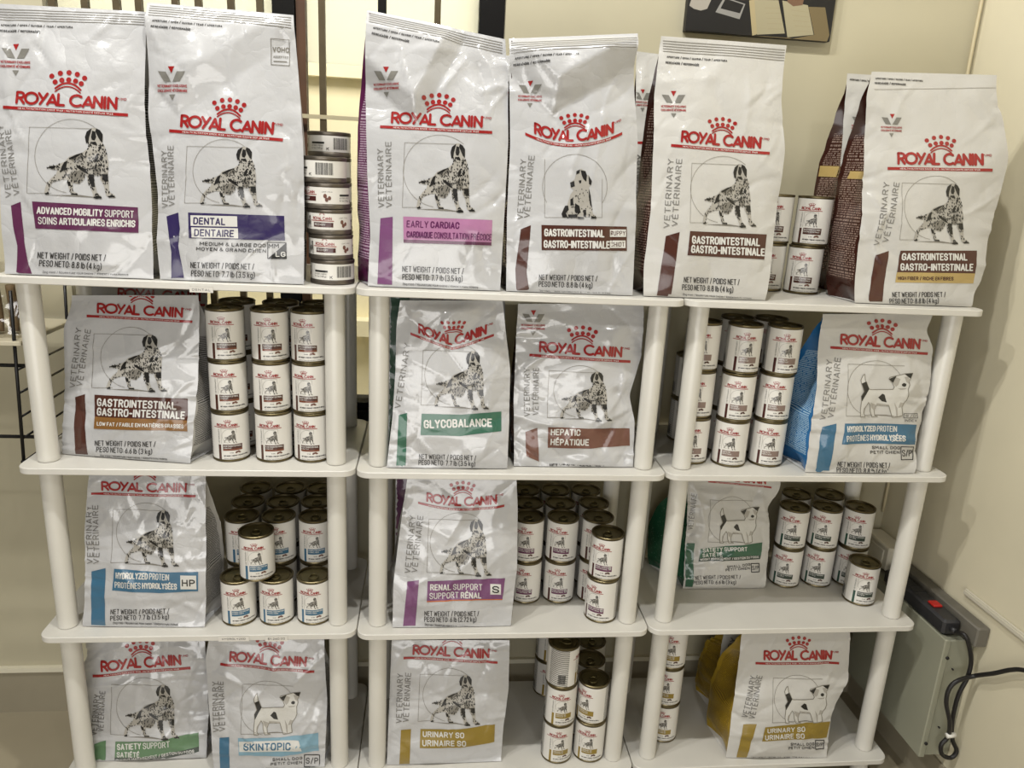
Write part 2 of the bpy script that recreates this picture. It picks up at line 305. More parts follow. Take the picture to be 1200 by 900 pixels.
class Art:
    def __init__(s): s.t=[]                    # (colour, layer, tris)
    def tri(s,col,lay,T):
        T=np.asarray(T,float).reshape(-1,3,2)
        if len(T): s.t.append((col,lay,T))
    def poly(s,col,pts,lay=1): s.tri(col,lay,tess(pts))
    def line(s,col,pts,w,lay=1): s.tri(col,lay,stroke_poly(pts,w))
    def rect(s,col,x0,y0,x1,y1,lay=1): s.poly(col,[(x0,y0),(x1,y0),(x1,y1),(x0,y1)],lay)
    def frame(s,p0,p1,sag=0.0):
        p0=np.array(p0,float); p1=np.array(p1,float); d=p1-p0; Lx=np.linalg.norm(d); d=d/Lx; up=np.array([d[1],-d[0]])
        def f(q):                              # q: (u along in px, v up in px)
            q=np.asarray(q,float); u=q[...,0]/Lx
            r=p0+q[...,:1]*d+q[...,1:2]*up
            if sag: r=r+np.stack([0*u, sag*np.clip(1-np.abs(2*u-1)**(2 if sag<12 else 1.15),-.6,1)],-1)
            return r
        return f,Lx
    def text(s,col,txt,p0,p1,h,lay=3,bold=1,sag=0.0):
        segs=txt if isinstance(txt,list) else [(txt,bold)]; gap=.27
        A=sum((.26 if c==' ' else FONT[c][0]+gap) for t,_ in segs for c in t)-gap; f,L=s.frame(p0,p1,sag); x=0.0; k=L/A; out=[]
        for t,b in segs:
            pen=(.185 if b else .13)*h
            for c in t:
                if c==' ': x+=.26; continue
                w,st=FONT[c]
                for q in st: out.append(stroke_poly([((u+x)*k,v*(h-pen)+pen/2) for u,v in q],pen,5 if h<5 else 7))
                x+=w+gap
        if out: s.tri(col,lay,f(np.concatenate(out)))
    def logo(s,p0,p1,h,sag=0.0,crown=True,bar=True,red='print_red',small=False):
        f,L=s.frame(p0,p1,sag); tot=sum(LOGO[c][0] for c in 'ROYAL CANIN')-.2; k=L/tot; x=0.0
        for c in 'ROYAL CANIN':
            w,st=LOGO[c]
            for q in st:
                q=np.array(q,float); q=np.stack([(q[:,0]+x)*k, q[:,1]*h],1); T=stroke_poly(q, 0.25*h); s.tri(red,3,f(T))
            x+=w
        if crown:
            for u,v in ((.34,.285),(.425,.318),(.51,.33),(.593,.318),(.668,.285),(.378,.228),(.444,.25),(.512,.258),(.58,.25),(.638,.228)):
                c=np.array(arc(u*L,v*L,.026*L,.026*L,0,360,9 if small else 13)[:-1]); s.tri(red,2,f(np.array(tess(c))))
            for a,b,th in ((.165,.06,.02),(.135,.055,.013)):
                q=[( (.51+(.125-.0*th)*t)*L, (a+b*(1-t*t))*L) for t in np.linspace(-1,1,11)]
                s.tri(red,2,f(stroke_poly(q,th*L)))
        if bar:
            pts=[(-.13*L,-.30*h),(1.12*L,-.30*h)]; th=.29*h
            xs=np.linspace(pts[0][0],pts[1][0],25); T=[]
            for a,b in zip(xs[:-1],xs[1:]):
                T += [[(a,-.36*h),(b,-.36*h),(b,-.36*h-th)],[(a,-.36*h),(b,-.36*h-th),(a,-.36*h-th)]]
            s.tri(red,2,f(np.array(T)))
            if not small:
                g=Art(); g.text('x','HEALTH NUTRITION SINCE 1968 - NUTRITION SANTE DEPUIS 1968'.replace('SANTE','SANTÉ'),(0,0),(.95*L,0),.15*h)
                for _,_,T in g.t: T=T.copy(); T[...,1]*=-1; T[...,0]+=.02*L; T[...,1]+=-.58*h; s.tri('print_white',3,f(T))
        if not small:
            g=Art(); g.text('x','®/MD',(0,0),(.09*L,0),.24*h)
            for _,_,T in g.t: T=T.copy(); T[...,1]*=-1; T[...,0]+=1.01*L; T[...,1]+=.8*h; s.tri(red,3,f(T))
    def vmark(s,c,w):
        x,y=c; k=w/34.0; q=lambda P:[(x+a*k,y+b*k) for a,b in P]
        s.poly('print_grey',q([(-17,-6),(-7,-5),(-1,7),(-10,6)])); s.poly('print_grey',q([(17,-5),(7,-5),(1,7),(10,7)]))
        s.poly('print_red',q([(-4,-11),(4,-11),(0,-3)]))
        s.text('print_red','VETERINARY EXCLUSIVE',q([(-18,13)])[0],q([(18,14)])[0],3.2*k); s.text('print_red','EXCLUSIVITÉ VÉTÉRINAIRE',q([(-18,18.5)])[0],q([(18,19.5)])[0],3.2*k)
        s.poly('print_grey',q([(-4,22),(4,22),(0,29)]))
    def dog(s,kind,box,frame=True,lines=1.0):
        x0,y0,x1,y1=box; w=x1-x0; h=y1-y0
        if kind not in DOG: DOG[kind]=dog_parts(kind)
        o,d,m,sp=DOG[kind]; q=lambda P:[(x0+u*w,y0+v*h) for u,v in P]
        if frame:
            if kind=='setter': cx,cy,r,sq=x0+.39*w,y0+.4*h,.52*h,(x0-.2*w,y0-.01*h,x0+.72*w,y0+.92*h)
            elif kind=='terrier': cx,cy,r,sq=x0+.29*w,y0+.36*h,.64*h,(x0-.24*w,y0-.2*h,x0+.85*w,y0+.97*h)
            else: cx,cy,r,sq=x0+.38*w,y0+.35*h,.64*h,(x0-.48*w,y0-.2*h,x1+.16*w,y1-.03*h)
            a0,a1={'setter':(100,312),'terrier':(100,330),'puppy':(150,392)}[kind]
            s.line('print_line',arc(cx,cy,r,r,a0,a1,30),.45*lines)
            X0,Y0,X1,Y1=sq
            s.line('print_line',[(X1,Y0+2*lines),(X0,Y0),(X0-.04*w,Y1),(X0+.3*w,Y1)] if kind!='puppy' else [(X0,Y0),(X0,Y1),(X1,Y1),(X1,Y0+.4*h)],.45*lines)
            if kind!='puppy':
                s.poly('print_mid',[(x0+.0*w,y1-.055*h),(x0+.5*w,y1-.055*h),(x0+.8*w,y1-.01*h),(x0+.5*w,y1-.03*h)],1)
        if kind=='terrier':
            P=q(o); s.line('print_line',P+[P[0]],.9*lines,2); s.poly('print_pale',P,1)
        else: s.poly('print_fur' ,q(o),1)
        for P in m: s.poly('print_mid' if kind!='terrier' else 'print_soft',q(P),2)
        for P in sp: s.poly('print_dark',q(P),3)
        for P in d: s.poly('print_dark',q(P),3)
# ------------------------------------------------------------------ inks and films
INK = dict(sienna=(116,62,40), print_red=(146,30,30), print_dark=(28,27,26), print_grey=(118,116,110), print_line=(128,124,114), print_mid=(118,114,106),
 print_fur=(160,156,148), print_pale=(196,194,188), print_soft=(160,156,148), print_white=(206,205,200), print_text=(48,46,44), print_vert=(118,116,112),
 purple=(88,40,72), violet=(46,36,80), mauve=(166,114,150), plum=(88,26,78), brown=(70,36,26), tan=(172,148,92), amber=(128,90,46), green=(50,98,78), umber=(106,70,58),
 blue=(56,100,128), lilac=(112,68,108), forest=(50,90,68), sage=(90,122,88), slate=(52,62,54), sky=(122,158,176), gold=(138,116,46), orange=(180,92,40),
 maroon=(66,26,24), taupe=(128,108,100), ochre=(152,104,32), wine=(92,40,74), pine=(40,74,62))
for k,c in INK.items(): mat(k, srgb(*c), rough=0.32, spec=0.4, coat=.6, bump=.35, bscale=80, bdist=.002, film=1.5)
FILM = mat('bag_film', srgb(183,183,184), rough=0.26, coat=.8, bump=0.35, bscale=80, spec=0.5, bdist=0.002, film=1.6)
FILM_MATT = mat('bag_film_matt', srgb(190,188,183), rough=0.34, coat=.2, bump=0.3, bscale=70, film=1.3, spec=0.45, bdist=0.002)
GREYSIDE = print_mat('gusset_white', srgb(176,174,170), srgb(70,68,66), 0.35, 110, 0.62)
BROWNSIDE = print_mat('gusset_brown', srgb(54,27,20), srgb(132,112,102), 0.2, 95, 0.52)
PURPSIDE = print_mat('gusset_purple', srgb(92,34,76), srgb(176,150,170), 0.25, 105, 0.58)
BLUESIDE = print_mat('gusset_blue', srgb(34,98,150), srgb(150,180,200), 0.25, 105, 0.58)
GREENSIDE = print_mat('gusset_green', srgb(30,78,54), srgb(90,130,110), 0.25, 100, 0.4)
GOLDSIDE = print_mat('gusset_gold', srgb(146,120,34), srgb(96,74,20), 0.28, 105, 0.6)
DARKSIDE = print_mat('gusset_dark', srgb(46,24,20), srgb(110,96,90), 0.25, 105, 0.55)

ZT = [0.0, -0.3448, -0.6926, -1.0417]     # tops of the four tiers of boards
def vnoise(x, y, seed):
    r = np.random.RandomState(seed).rand(64,64)
    xi=np.floor(x).astype(int); yi=np.floor(y).astype(int); fx=x-xi; fy=y-yi
    fx=fx*fx*(3-2*fx); fy=fy*fy*(3-2*fy)
    g=lambda a,b: r[a%64,b%64]
    return (g(xi,yi)*(1-fx)+g(xi+1,yi)*fx)*(1-fy)+(g(xi,yi+1)*(1-fx)+g(xi+1,yi+1)*fx)*fy-0.5
def sinterp(t, pts):                     # eased interpolation through (t, value) pairs
    f=np.linspace(-.1,1.1,241); v=np.interp(f,[q[0] for q in pts],[q[1] for q in pts]); k=np.exp(-(np.arange(-14,15)/6.0)**2); k/=k.sum()
    v=np.convolve(np.pad(v,14,mode='edge'),k,'valid'); return np.interp(t,f,v)
def homography(src, dst):
    A=[];b=[]
    for (x,y),(u,v) in zip(src,dst):
        A += [[x,y,1,0,0,0,-u*x,-u*y],[0,0,0,x,y,1,-v*x,-v*y]]; b += [u,v]
    return np.append(np.linalg.solve(np.array(A,float),np.array(b,float)),1).reshape(3,3)
def happly(H, P):
    q = np.concatenate([P, np.ones(P.shape[:-1]+(1,))],-1) @ H.T
    return q[...,:2]/q[...,2:]
TOTAL = 0
def bag(tier, bl, br, tr, tl, art=None, side=(None,None), label='', group=None, y0=None, lean=0.035, D=0.085, rotd=0.0, L=(), R=(), bulge=0.014,
        over=(), folds=(), seed=0, matt=False, seal=True, crease=1.0, nx=56, ny=84, topd=0.004, bly=1.0, gband=None):
    zt = ZT[tier]
    if len(over)==3 and isinstance(over[1],float): over=(over,)
    if len(folds)==4 and isinstance(folds[2],(int,float)): folds=(folds,)
    def corner(px):
        if y0 is None:
            p = onZ(px[0],px[1],zt); yy = min(max(p[1],0.012),0.2)
        else: yy = y0 if not isinstance(y0,tuple) else y0[0 if px is bl else 1]
        p = onY(px[0],px[1],yy); return np.array([p[0], yy, zt+0.0015])
    P00, P10 = corner(bl), corner(br)
    P01 = onY(tl[0],tl[1],P00[1]+lean); P11 = onY(tr[0],tr[1],P10[1]+lean)
    across = P10-P00; across[2]=0; across/=np.linalg.norm(across)
    nb = np.array([-across[1],across[0],0]); a=math.radians(rotd)
    nb = np.array([nb[0]*math.cos(a)-nb[1]*math.sin(a), nb[0]*math.sin(a)+nb[1]*math.cos(a), 0])
    upv = ((P01+P11)-(P00+P10))/2; nf = np.cross(across, upv); nf/=np.linalg.norm(nf)    # points to the room
    s,t = np.meshgrid(np.linspace(0,1,nx+1), np.linspace(0,1,ny+1))
    mpp = np.linalg.norm(P10-P00)/max(1,abs(br[0]-bl[0]))
    def smooth(s,t):
        S_=s[...,None]; T_=t[...,None]
        P=(P00*(1-S_)+P10*S_)*(1-T_)+(P01*(1-S_)+P11*S_)*T_
        ed=0
        if L: ed = ed + sinterp(t,L)*(1-s)
        if R: ed = ed + sinterp(t,R)*s
        if L or R: P = P + (ed*mpp)[...,None]*across
        prof = np.interp(t,[0,.05,.2,.5,.8,.95,1],[.1,.55,1,1,.55,.12,0])
        b = bulge*prof*(1-np.abs(2*s-1)**2.6)
        return P + b[...,None]*nf
    # wrinkles, as a displacement along nf
    rnd = random.Random(seed*7+3)
    base = smooth(s,t); px = project(base); X=px[...,0]; Y=px[...,1]
    w = np.zeros_like(s)
    wpx = abs(br[0]-bl[0])
    for k,(f,a_) in enumerate(((2.2,.006),(4.6,.0034),(10,.0013))):
        w += a_*1.25*crease*vnoise(s*f+seed*3.1, t*f*1.5+seed*1.7, seed*5+k)
    cx,cy = X.mean(),Y.mean(); hx=np.ptp(X)/2; hy=np.ptp(Y)/2
    for k in range(44):
        ex = rnd.choice((-1,1,0)); px0=cx+hx*(ex*rnd.uniform(.55,1) if ex else rnd.uniform(-.8,.8)); py0=cy+hy*rnd.uniform(-1,1)
        an = rnd.uniform(0,math.pi); ln=rnd.uniform(12,46); wd=rnd.uniform(2.0,6.0); am=rnd.choice((-1,1))*rnd.uniform(.0009,.0028)*crease
        dx=(X-px0)*math.cos(an)+(Y-py0)*math.sin(an); dy=-(X-px0)*math.sin(an)+(Y-py0)*math.cos(an)+ (dx*dx)/rnd.uniform(60,400)*rnd.choice((-1,1))
        w += am*np.exp(-np.abs(dy)/wd)*np.exp(-(dx/ln)**2)
    for k in range(9):                       # puckers along the seams
        sd=rnd.choice((0,1)); tt=rnd.uniform(.05,.95); am=rnd.uniform(.001,.0028)*crease*rnd.choice((-1,1))
        w += am*np.exp(-((t-tt)/rnd.uniform(.008,.02))**2)*np.exp(-np.abs(s-sd)/rnd.uniform(.06,.2))
    for (p,q,wd,am) in folds:
        p=np.array(p,float); q=np.array(q,float); d=q-p; ln=np.linalg.norm(d); d/=ln
        u=(X-p[0])*d[0]+(Y-p[1])*d[1]; v=-(X-p[0])*d[1]+(Y-p[1])*d[0]
        fade=np.clip(np.minimum(u+.1*ln,1.1*ln-u)/(.25*ln),0,1)
        w += am*np.exp(-np.abs(v)/wd)*fade
    for (lines,k,mx) in over:                # an area that tips forward above crease lines (given left to right)
        g=None
        for (p,q) in lines:
            p=np.array(p,float); q=np.array(q,float); d=(q-p)/np.linalg.norm(q-p)
            h=(X-p[0])*d[1]-(Y-p[1])*d[0]; g = h if g is None else np.minimum(g,h)
        w += np.clip(k*np.clip(g,0,None)*mpp, -mx, mx)
    w *= np.clip(np.minimum(t/.03, 1),0,1)*np.clip((1-t)/.05,.15,1)
    G = base + w[...,None]*nf
    du=np.gradient(G,axis=1); dv=np.gradient(G,axis=0); Nn=np.cross(du,dv); Nn/=np.linalg.norm(Nn,axis=-1,keepdims=True)+1e-12
    if (Nn@nf).mean()<0: Nn=-Nn
    org = np.array([(P00[0]+P10[0])/2,(P00[1]+P10[1])/2+D/2*nb[1],zt])
    idx=lambda i,j: i*(nx+1)+j
    verts=[(G-org).reshape(-1,3)]; norms=[Nn.reshape(-1,3)]
    faces=[(idx(i,j),idx(i,j+1),idx(i+1,j+1),idx(i+1,j)) for i in range(ny) for j in range(nx)]
    film = FILM_MATT if matt else FILM
    mats=[film]; mid=[0]*len(faces); nv=len(verts[0])
    if art is not None:
        H=homography(project(np.array([P00,P10,P11,P01])),[(0,0),(1,0),(1,1),(0,1)])
        for col,lay,T in art.t:
            T=split_tris(T, max(3.5, wpx/36))
            if len(T)==0: continue
            tgt=happly(H,T); st=tgt.copy()
            for _ in range(4):
                cur=happly(H, project(smooth(np.clip(st[...,0],-.05,1.05), np.clip(st[...,1],-.05,1.05)))); st = st+(tgt-cur)
            ok=(st[...,0]>.004).all(1)&(st[...,0]<.996).all(1)&(st[...,1]>.003).all(1)&(st[...,1]<.998).all(1)
            st=st[ok]
            if len(st)==0: continue
            q=st.reshape(-1,2); a_=np.clip(q[:,0]*nx,0,nx-1e-6); b_=np.clip(q[:,1]*ny,0,ny-1e-6)
            i0=a_.astype(int); j0=b_.astype(int); fa=(a_-i0)[:,None]; fb=(b_-j0)[:,None]
            itp=lambda F:(F[j0,i0]*(1-fa)+F[j0,i0+1]*fa)*(1-fb)+(F[j0+1,i0]*(1-fa)+F[j0+1,i0+1]*fa)*fb
            N2=itp(Nn); N2/=np.linalg.norm(N2,axis=1,keepdims=True)
            V=itp(G)+N2*(0.00045+0.00018*lay)-org
            # merge equal corners
            key=np.round(q*20000).astype(np.int64); u,inv=np.unique(key[:,0]*1000003+key[:,1],return_inverse=True)
            first=np.zeros(len(u),int); first[inv]=np.arange(len(q))
            tri=inv.reshape(-1,3)
            # face the room
            A=V[first][tri]; c=np.cross(A[:,1]-A[:,0],A[:,2]-A[:,0]); flip=(c*nf).sum(1)<0
            tri[flip]=tri[flip][:,::-1]
            good=np.linalg.norm(c,axis=1)>1e-12; tri=tri[good]
            m=MATS[col]
            if m not in mats: mats.append(m)
            verts.append(V[first]); norms.append(N2[first]); faces += [tuple(f) for f in (tri+nv)]; mid += [mats.index(m)]*len(tri); nv+=len(first)
    o = mesh_obj('dog_food_bag', np.concatenate(verts), faces, mats, None, tuple(org), mid, True, np.concatenate(norms))
    global TOTAL; TOTAL += len(faces)
    tag(o, label, 'bag', group)
    # sides: pleated gussets between the front film and the back film
    tt=np.linspace(0,1,41); dep = D*np.interp(tt,[0,.08,.35,.6,.85,.95,1],[.92,1,1,.8,.3,.08,topd/D]); dep=np.maximum(dep,topd)
    fold=np.minimum(0.042, .75*np.sqrt(np.maximum((D/2)**2-(dep/2)**2,0)))+.004
    belly=.011*bly*np.interp(tt,[0,.06,.2,.5,.75,1],[0,.5,1,.9,.2,0])
    rows=np.round(tt*ny).astype(int); GB=[]
    for e,sd in ((0,-1),(1,1)):
        col = G[rows, 1 if e==0 else nx-1]; far = G[rows, nx if e==0 else 0]
        inw=(far-col); inw/=np.linalg.norm(inw,axis=1,keepdims=True)
        vs=[];uv=[];ws=[0,.12,.3,.5,.7,.88,1]
        for i in range(41):
            for u in ws:
                wig=.0016*math.sin(i*.9+seed+u*5)*(1 if 0<u<1 else 0)
                vs.append(col[i]+nb*dep[i]*u + inw[i]*(fold[i]*(1-abs(2*u-1))-belly[i]*math.sin(math.pi*u)+wig) - nf*.001 - org); uv.append((u if e else 1-u, tt[i]))
        k=len(ws); fs=[(i*k+j,i*k+j+1,i*k+k+j+1,i*k+k+j) for i in range(40) for j in range(k-1)]
        if e==0: fs=[f[::-1] for f in fs]
        g=mesh_obj('side_gusset', vs, fs, side[e] or GREYSIDE, o, (0,0,0), None, True, uvs=uv)
        if side[e] not in (None,GREYSIDE): g['label']=side[e].name.split('_')[1]+' printed side panel'
        if gband and e==0:
            col_,t0,t1,u0,u1=gband; V3=np.array(vs).reshape(41,k,3); bv=[];bf=[]
            for a_ in np.linspace(t0,t1,4):
                for b_ in np.linspace(u0,u1,9):
                    i_=min(int(a_*40),39); fa_=a_*40-i_; row=V3[i_]*(1-fa_)+V3[i_+1]*fa_
                    bv.append([np.interp(b_,ws,row[:,q_]) for q_ in range(3)]-across*.0012)
            bf=[(i_*9+j_,i_*9+9+j_,i_*9+10+j_,i_*9+j_+1) for i_ in range(3) for j_ in range(8)]
            mesh_obj('colour_band',bv,bf,MATS[col_],g,(0,0,0),None,True)
        GB.append(np.array(vs).reshape(41,k,3)[:,-1])
    vs=np.concatenate([GB[0],GB[1],GB[0][:1]*0+ (G[0,1]-org), GB[0][:1]*0+(G[0,nx-1]-org)])
    fs=[(i,i+1,41+i+1,41+i) for i in range(40)]+[(0,41,83,82)]
    mesh_obj('back_panel', vs, fs, film, o, (0,0,0), None, True)
    return o

def P(*a): return list(a)
def std(art, logo, dog=None, stripe=None, banner=(), net=None, netw='8.8 lb (4 kg)', neth=7, vert=(), vm=None, vmw=28, kind='setter', seal=None, vh=7, boxes=()):
    if logo:
        (a,b,h)=logo[:3]; art.logo(a,b,h,*(logo[3:] or ()))
    if dog: art.dog(kind,dog)
    if stripe: art.poly(stripe[0],stripe[1])
    for col,pts in banner: art.poly(col,pts, 1 if col in('purple',) else 1)
    if net:
        (a,b),(c,d)=net; art.text('print_text','NET WEIGHT / POIDS NET /',a,b,neth,2,0); art.text('print_text','PESO NETO: '+netw,c,d,neth,2,0)
        y=(c[1]+d[1])/2
    for k,(a,b) in enumerate(vert): art.text('print_vert',('VETERINARY','VÉTÉRINAIRE')[k],a,b,vh,2,0)
    if vm: art.vmark(vm,vmw)
    if seal:                                   # zip seal lines and the opening notes below it
        (a,b)=seal; a=np.array(a,float); b=np.array(b,float); d=b-a
        for k in range(5):
            o=np.array([0,2.5+3.0*k]); art.line('print_mid',[tuple(a+o+d*.01),tuple(a+o+d*.99)],.75,1)
        o=np.array([0,22.0]); art.text('print_text','aperture / open / ouvrir / tear / apertura',tuple(a+o+d*.04),tuple(a+o+d*.52),3,2)
        o=np.array([0,29.0]); art.text('print_text','resealable / refermable',tuple(a+o+d*.03),tuple(a+o+d*.30),3.4,2)
    return art
def fineprint(art,a,b,h=2.6): art.text('print_text','Dog food / Nourriture pour chiens / Alimento para perros',a,b,h,2,0)
def spbox(art,x0,y0,x1,y1,txt='S/P',w=1.0):
    art.line('print_text',[(x0,y0),(x1,y0),(x1,y1),(x0,y1),(x0,y0)],w,2); art.text('print_text',txt,(x0+.12*(x1-x0),y1-.25*(y1-y0)),(x1-.12*(x1-x0),y1-.25*(y1-y0)),.5*(y1-y0),3,0)

def bags():
    W_='print_white'
    # ---- top shelf
    A=std(Art(),((20,120.5),(137,128),12.5),(52,150,135.6,233),('purple',[(13,241),(24,236.5),(28,284),(33,311),(39,324),(19,323),(20,288),(15.5,264.5)]),
      [('purple',[(37.7,236),(161.4,243),(162.6,273),(40.5,267.6)])],(((43.6,302.7),(123.7,306)),((45.5,312),(118.6,316))),'8.8 lb (4 kg)',7.5,
      (((13.6,230.5),(4.7,146)),((23.3,227.6),(13.6,152))),(19,62),32,seal=((-6,8),(171,15)))
    A.text(W_,[('ADVANCED MOBILITY',1),(' SUPPORT',0)],(43.6,250.5),(156,255.5),8.5); A.text(W_,[('SOINS',0),(' ARTICULAIRES ENRICHIS',1)],(44.7,262.5),(157.5,266.5),8.5); fineprint(A,(50,320),(150,323))
    bag(0,(6,325),(180,328),(172,14),(-6,4),A,(GREYSIDE,GREYSIDE),'tall white dog food bag with a plum purple band, leftmost on the top shelves','bags on the top shelves',y0=.013,lean=.04,rotd=0,bly=0,seed=1,
      L=((0,0),(.45,-3),(.7,-1),(1,0)),R=((0,0),(.35,0),(.6,-5),(.8,-3),(1,0)))
    A=std(Art(),((212.5,148),(319.5,157),12.5),(234,172,308.6,243.6),('violet',[(195,253.6),(208.6,249),(210.6,268),(208.6,288),(216.4,331),(200.8,331),(200.8,295.6)]),
      [('violet',[(220.3,249),(333,253),(334,282),(221,279)])],(((223.4,314),(297.3,316)),((224,323.6),(298,326))),'7.7 lb (3.5 kg)',7,
      (((197,243),(196,177)),((204.7,241),(203.5,171))),(203,90),33,seal=((175,5),(343,19)))
    for x0,x1,y0,y1 in ((223,277.5,252.2,264.6),(224,278.5,266.4,278.2)): A.poly(W_,[(x0,y0),(x1,y0+1.2),(x1+.3,y1+1.2),(x0+.3,y1)],2)
    A.text('violet','DENTAL',(227,263),(263,264),8.5); A.text('violet','DENTAIRE',(228,276.7),(273,278),8.5)
    A.text('print_text','MEDIUM & LARGE DOG',(234,287.5),(311,290),4.2,2); A.text('print_text','MOYEN & GRAND CHIEN',(230,293.5),(311,296.3),4.2,2)
    A.line('print_text',[(313.5,284),(335,284.5),(335,303),(313.5,303),(313.5,284)],1,2); A.poly('print_dark',[(335,284.5),(335,303),(313.5,303)],2); A.text('print_text','MM',(315,291),(326,291),5.5); A.text(W_,'LG',(323,301),(333.5,301),6)
    A.line('print_mid',[(318,46),(339,47),(339,77),(318,76),(318,46)],.8,2); A.text('print_mid','VOHC',(320,61),(338,61.5),6,2); A.text('print_mid','ACCEPTED',(320.5,68),(337.5,68.5),2.6,2); A.line('print_mid',[(321,72),(336,72.5)],1,2); fineprint(A,(228,330.5),(310,333))
    bag(0,(188,329),(356,334),(344,18),(173,3),A,(GREYSIDE,GREYSIDE),'tall white dog food bag with a dark violet band, beside the tower of flat tins','bags on the top shelves',y0=.013,lean=.04,rotd=2,bly=0,D=.072,seed=2,
      L=((0,0),(.15,-2),(.3,2),(.5,-2),(.6,-5),(.75,-2),(1,0)),R=((0,0),(.3,4),(.5,6),(.7,4),(1,0)),over=((((175,95),(205,135)),((205,135),(300,75))),.25,.012),)
    A=std(Art(),((459.4,143.5),(564.3,149),11.5),(488,168,557,249.5),('mauve',[(445.8,255.7),(460.2,254),(459.4,339),(442,338)]),
      [('mauve',[(472.5,253.6),(576.7,258),(575.8,284),(473,280.5)]),('purple',[(473,280.5),(575.8,284),(575.8,287.7),(473,284.4)])],(((471.7,318.5),(543,321.4)),((471.7,328),(541.7,330))),'7.7 lb (3.5 kg)',7,
      (((450.3,242.5),(449,174.7)),((459.4,242.5),(458.6,166.5))),(453,90),28,seal=((432,14),(590,48)))
    A.t=[(('lilac' if c=='mauve' and T[...,0].max()<462 else c),l,T) for c,l,T in A.t]
    A.text('plum',[('EARLY ',0),('CARDIAC',1)],(477,266.3),(537.6,268.4),8); A.text('plum',[('CARDIAQUE ',1),('CONSULTATION PRÉCOCE',0)],(477,278.3),(575.4,281.8),7.5); fineprint(A,(472,334),(560,338))
    bag(0,(431,341),(586,343),(592,46),(430,12),A,(PURPSIDE,GREYSIDE),'tall white dog food bag with a pale mauve band on its front','bags on the top shelves',y0=.02,lean=.045,rotd=21,seed=3,
      L=((0,0),(.2,3),(.4,0),(.7,-2),(1,0)),R=((0,0),(.3,3),(.6,6),(.85,4),(1,0)),over=((((431,98),(490,148)),((490,148),(520,92))),.6,.02),
      folds=(((514,110),(545,70),5,.004),((560,75),(570,105),4,-.004),((560,108),(592,100),4,.004),((440,60),(560,60),6,.0025)))
    A=Art(); std(A,None,None,vm=(607,100),vmw=26); A.rect('print_red',600,160,640,163.5)
    bag(0,(560,335),(605,337),(604,66),(560,62),A,(GREYSIDE,GREYSIDE),'white dog food bag mostly hidden behind the pale mauve banded bag','bags on the top shelves',y0=.14,lean=.04,seed=4,nx=20,ny=40)
    A=std(Art(),((627.4,156),(718,155.5),11.5,9.0),(658,198,698.7,256.6),('brown',[(610.3,268.7),(622,264),(617,319),(620.8,345.5),(605.3,346),(604,315)]),
      [('brown',[(634.4,263.7),(734.3,265.6),(734.3,294),(634.4,293)])],(((631.7,327.8),(699.7,329.7)),((631.3,335.8),(694,337.7))),'8.8 lb (4 kg)',6.5,
      (((613,257),(617,187)),((620.8,255),(626.6,183))),(621,104),26,kind='puppy',seal=((597,50),(746,44)))
    A.text(W_,'GASTROINTESTINAL',(638.3,277),(707,278.3),9); A.text(W_,'GASTRO-INTESTINALE',(637.5,290.4),(713.3,291.5),9)
    for x0,x1,y0,y1,tx in ((714.5,733.3,269,277.6,'PUPPY'),(714.5,732.8,281.8,290.6,'CHIOT')): A.rect(W_,x0,y0,x1,y1,2); A.text('brown',tx,(x0+1.2,y1-1.6),(x1-1.2,y1-1.6),5.4,3,0)
    fineprint(A,(632,342),(715,345))
    bag(0,(593,345),(741,348),(747,40),(596,46),A,(BROWNSIDE,GREYSIDE),'tall white dog food bag with a seated puppy printed on it','bags on the top shelves',y0=.02,lean=.04,rotd=5,seed=5,
      L=((0,0),(.3,0),(.6,3),(.85,1),(1,0)),R=((0,0),(.3,2),(.6,3),(.8,-2),(.9,-4),(1,0)),over=((((590,82),(648,134)),((648,134),(745,80))),.55,.03),folds=(((648,134),(668,165),6,-.004),((690,150),(668,200),5,.003),((712,120),(690,230),4,.0018)))
    A=Art(); A.vmark((753,112),22); A.rect('print_red',747,165.5,790,168.5); A.text('print_vert','VETERINARY',(752,240),(754,182),7)
    bag(0,(740,338),(795,340),(792,66),(746,60),A,(DARKSIDE,GREYSIDE),'white dog food bag seen in the gap behind the seated puppy bag','bags on the top shelves',y0=.15,lean=.04,seed=6,matt=True,nx=24,ny=40)
    A=std(Art(),((798.4,165.8),(890.6,173.2),11.5),(823.3,192,886.7,267),('brown',[(779.7,276.7),(796,272),(785.6,349.6),(769.2,348.6)]),
      [('brown',[(808,270.8),(898.3,274.7),(895.2,304),(805,299)])],(((801,331),(866,334.2)),((799,339.7),(858.7,342.8))),'8.8 lb (4 kg)',6.8,
      (((783.6,267),(789.4,187)),((793.3,265),(799.2,187))),(789.4,115.3),27,seal=((776,45),(921,56)))
    A.text(W_,'GASTROINTESTINAL',(810.8,285.6),(889.4,288.6),9.3); A.text(W_,'GASTRO-INTESTINALE',(809.7,296.3),(894.8,300.3),9.3); fineprint(A,(800,346),(880,351))
    bag(0,(754,348),(896,354),(922,53),(775,42),A,(BROWNSIDE,GREYSIDE),'tall white dog food bag with a brown band, below the framed picture','bags on the top shelves',y0=.02,lean=.045,seed=7,matt=True,D=.095,rotd=4,
      L=((0,0),(.1,-2),(.4,1),(.8,-3),(1,0)),R=((0,0),(.1,3),(.3,4),(.6,8),(.8,-1),(1,0)),folds=(((770,95),(840,90),8,.003),))
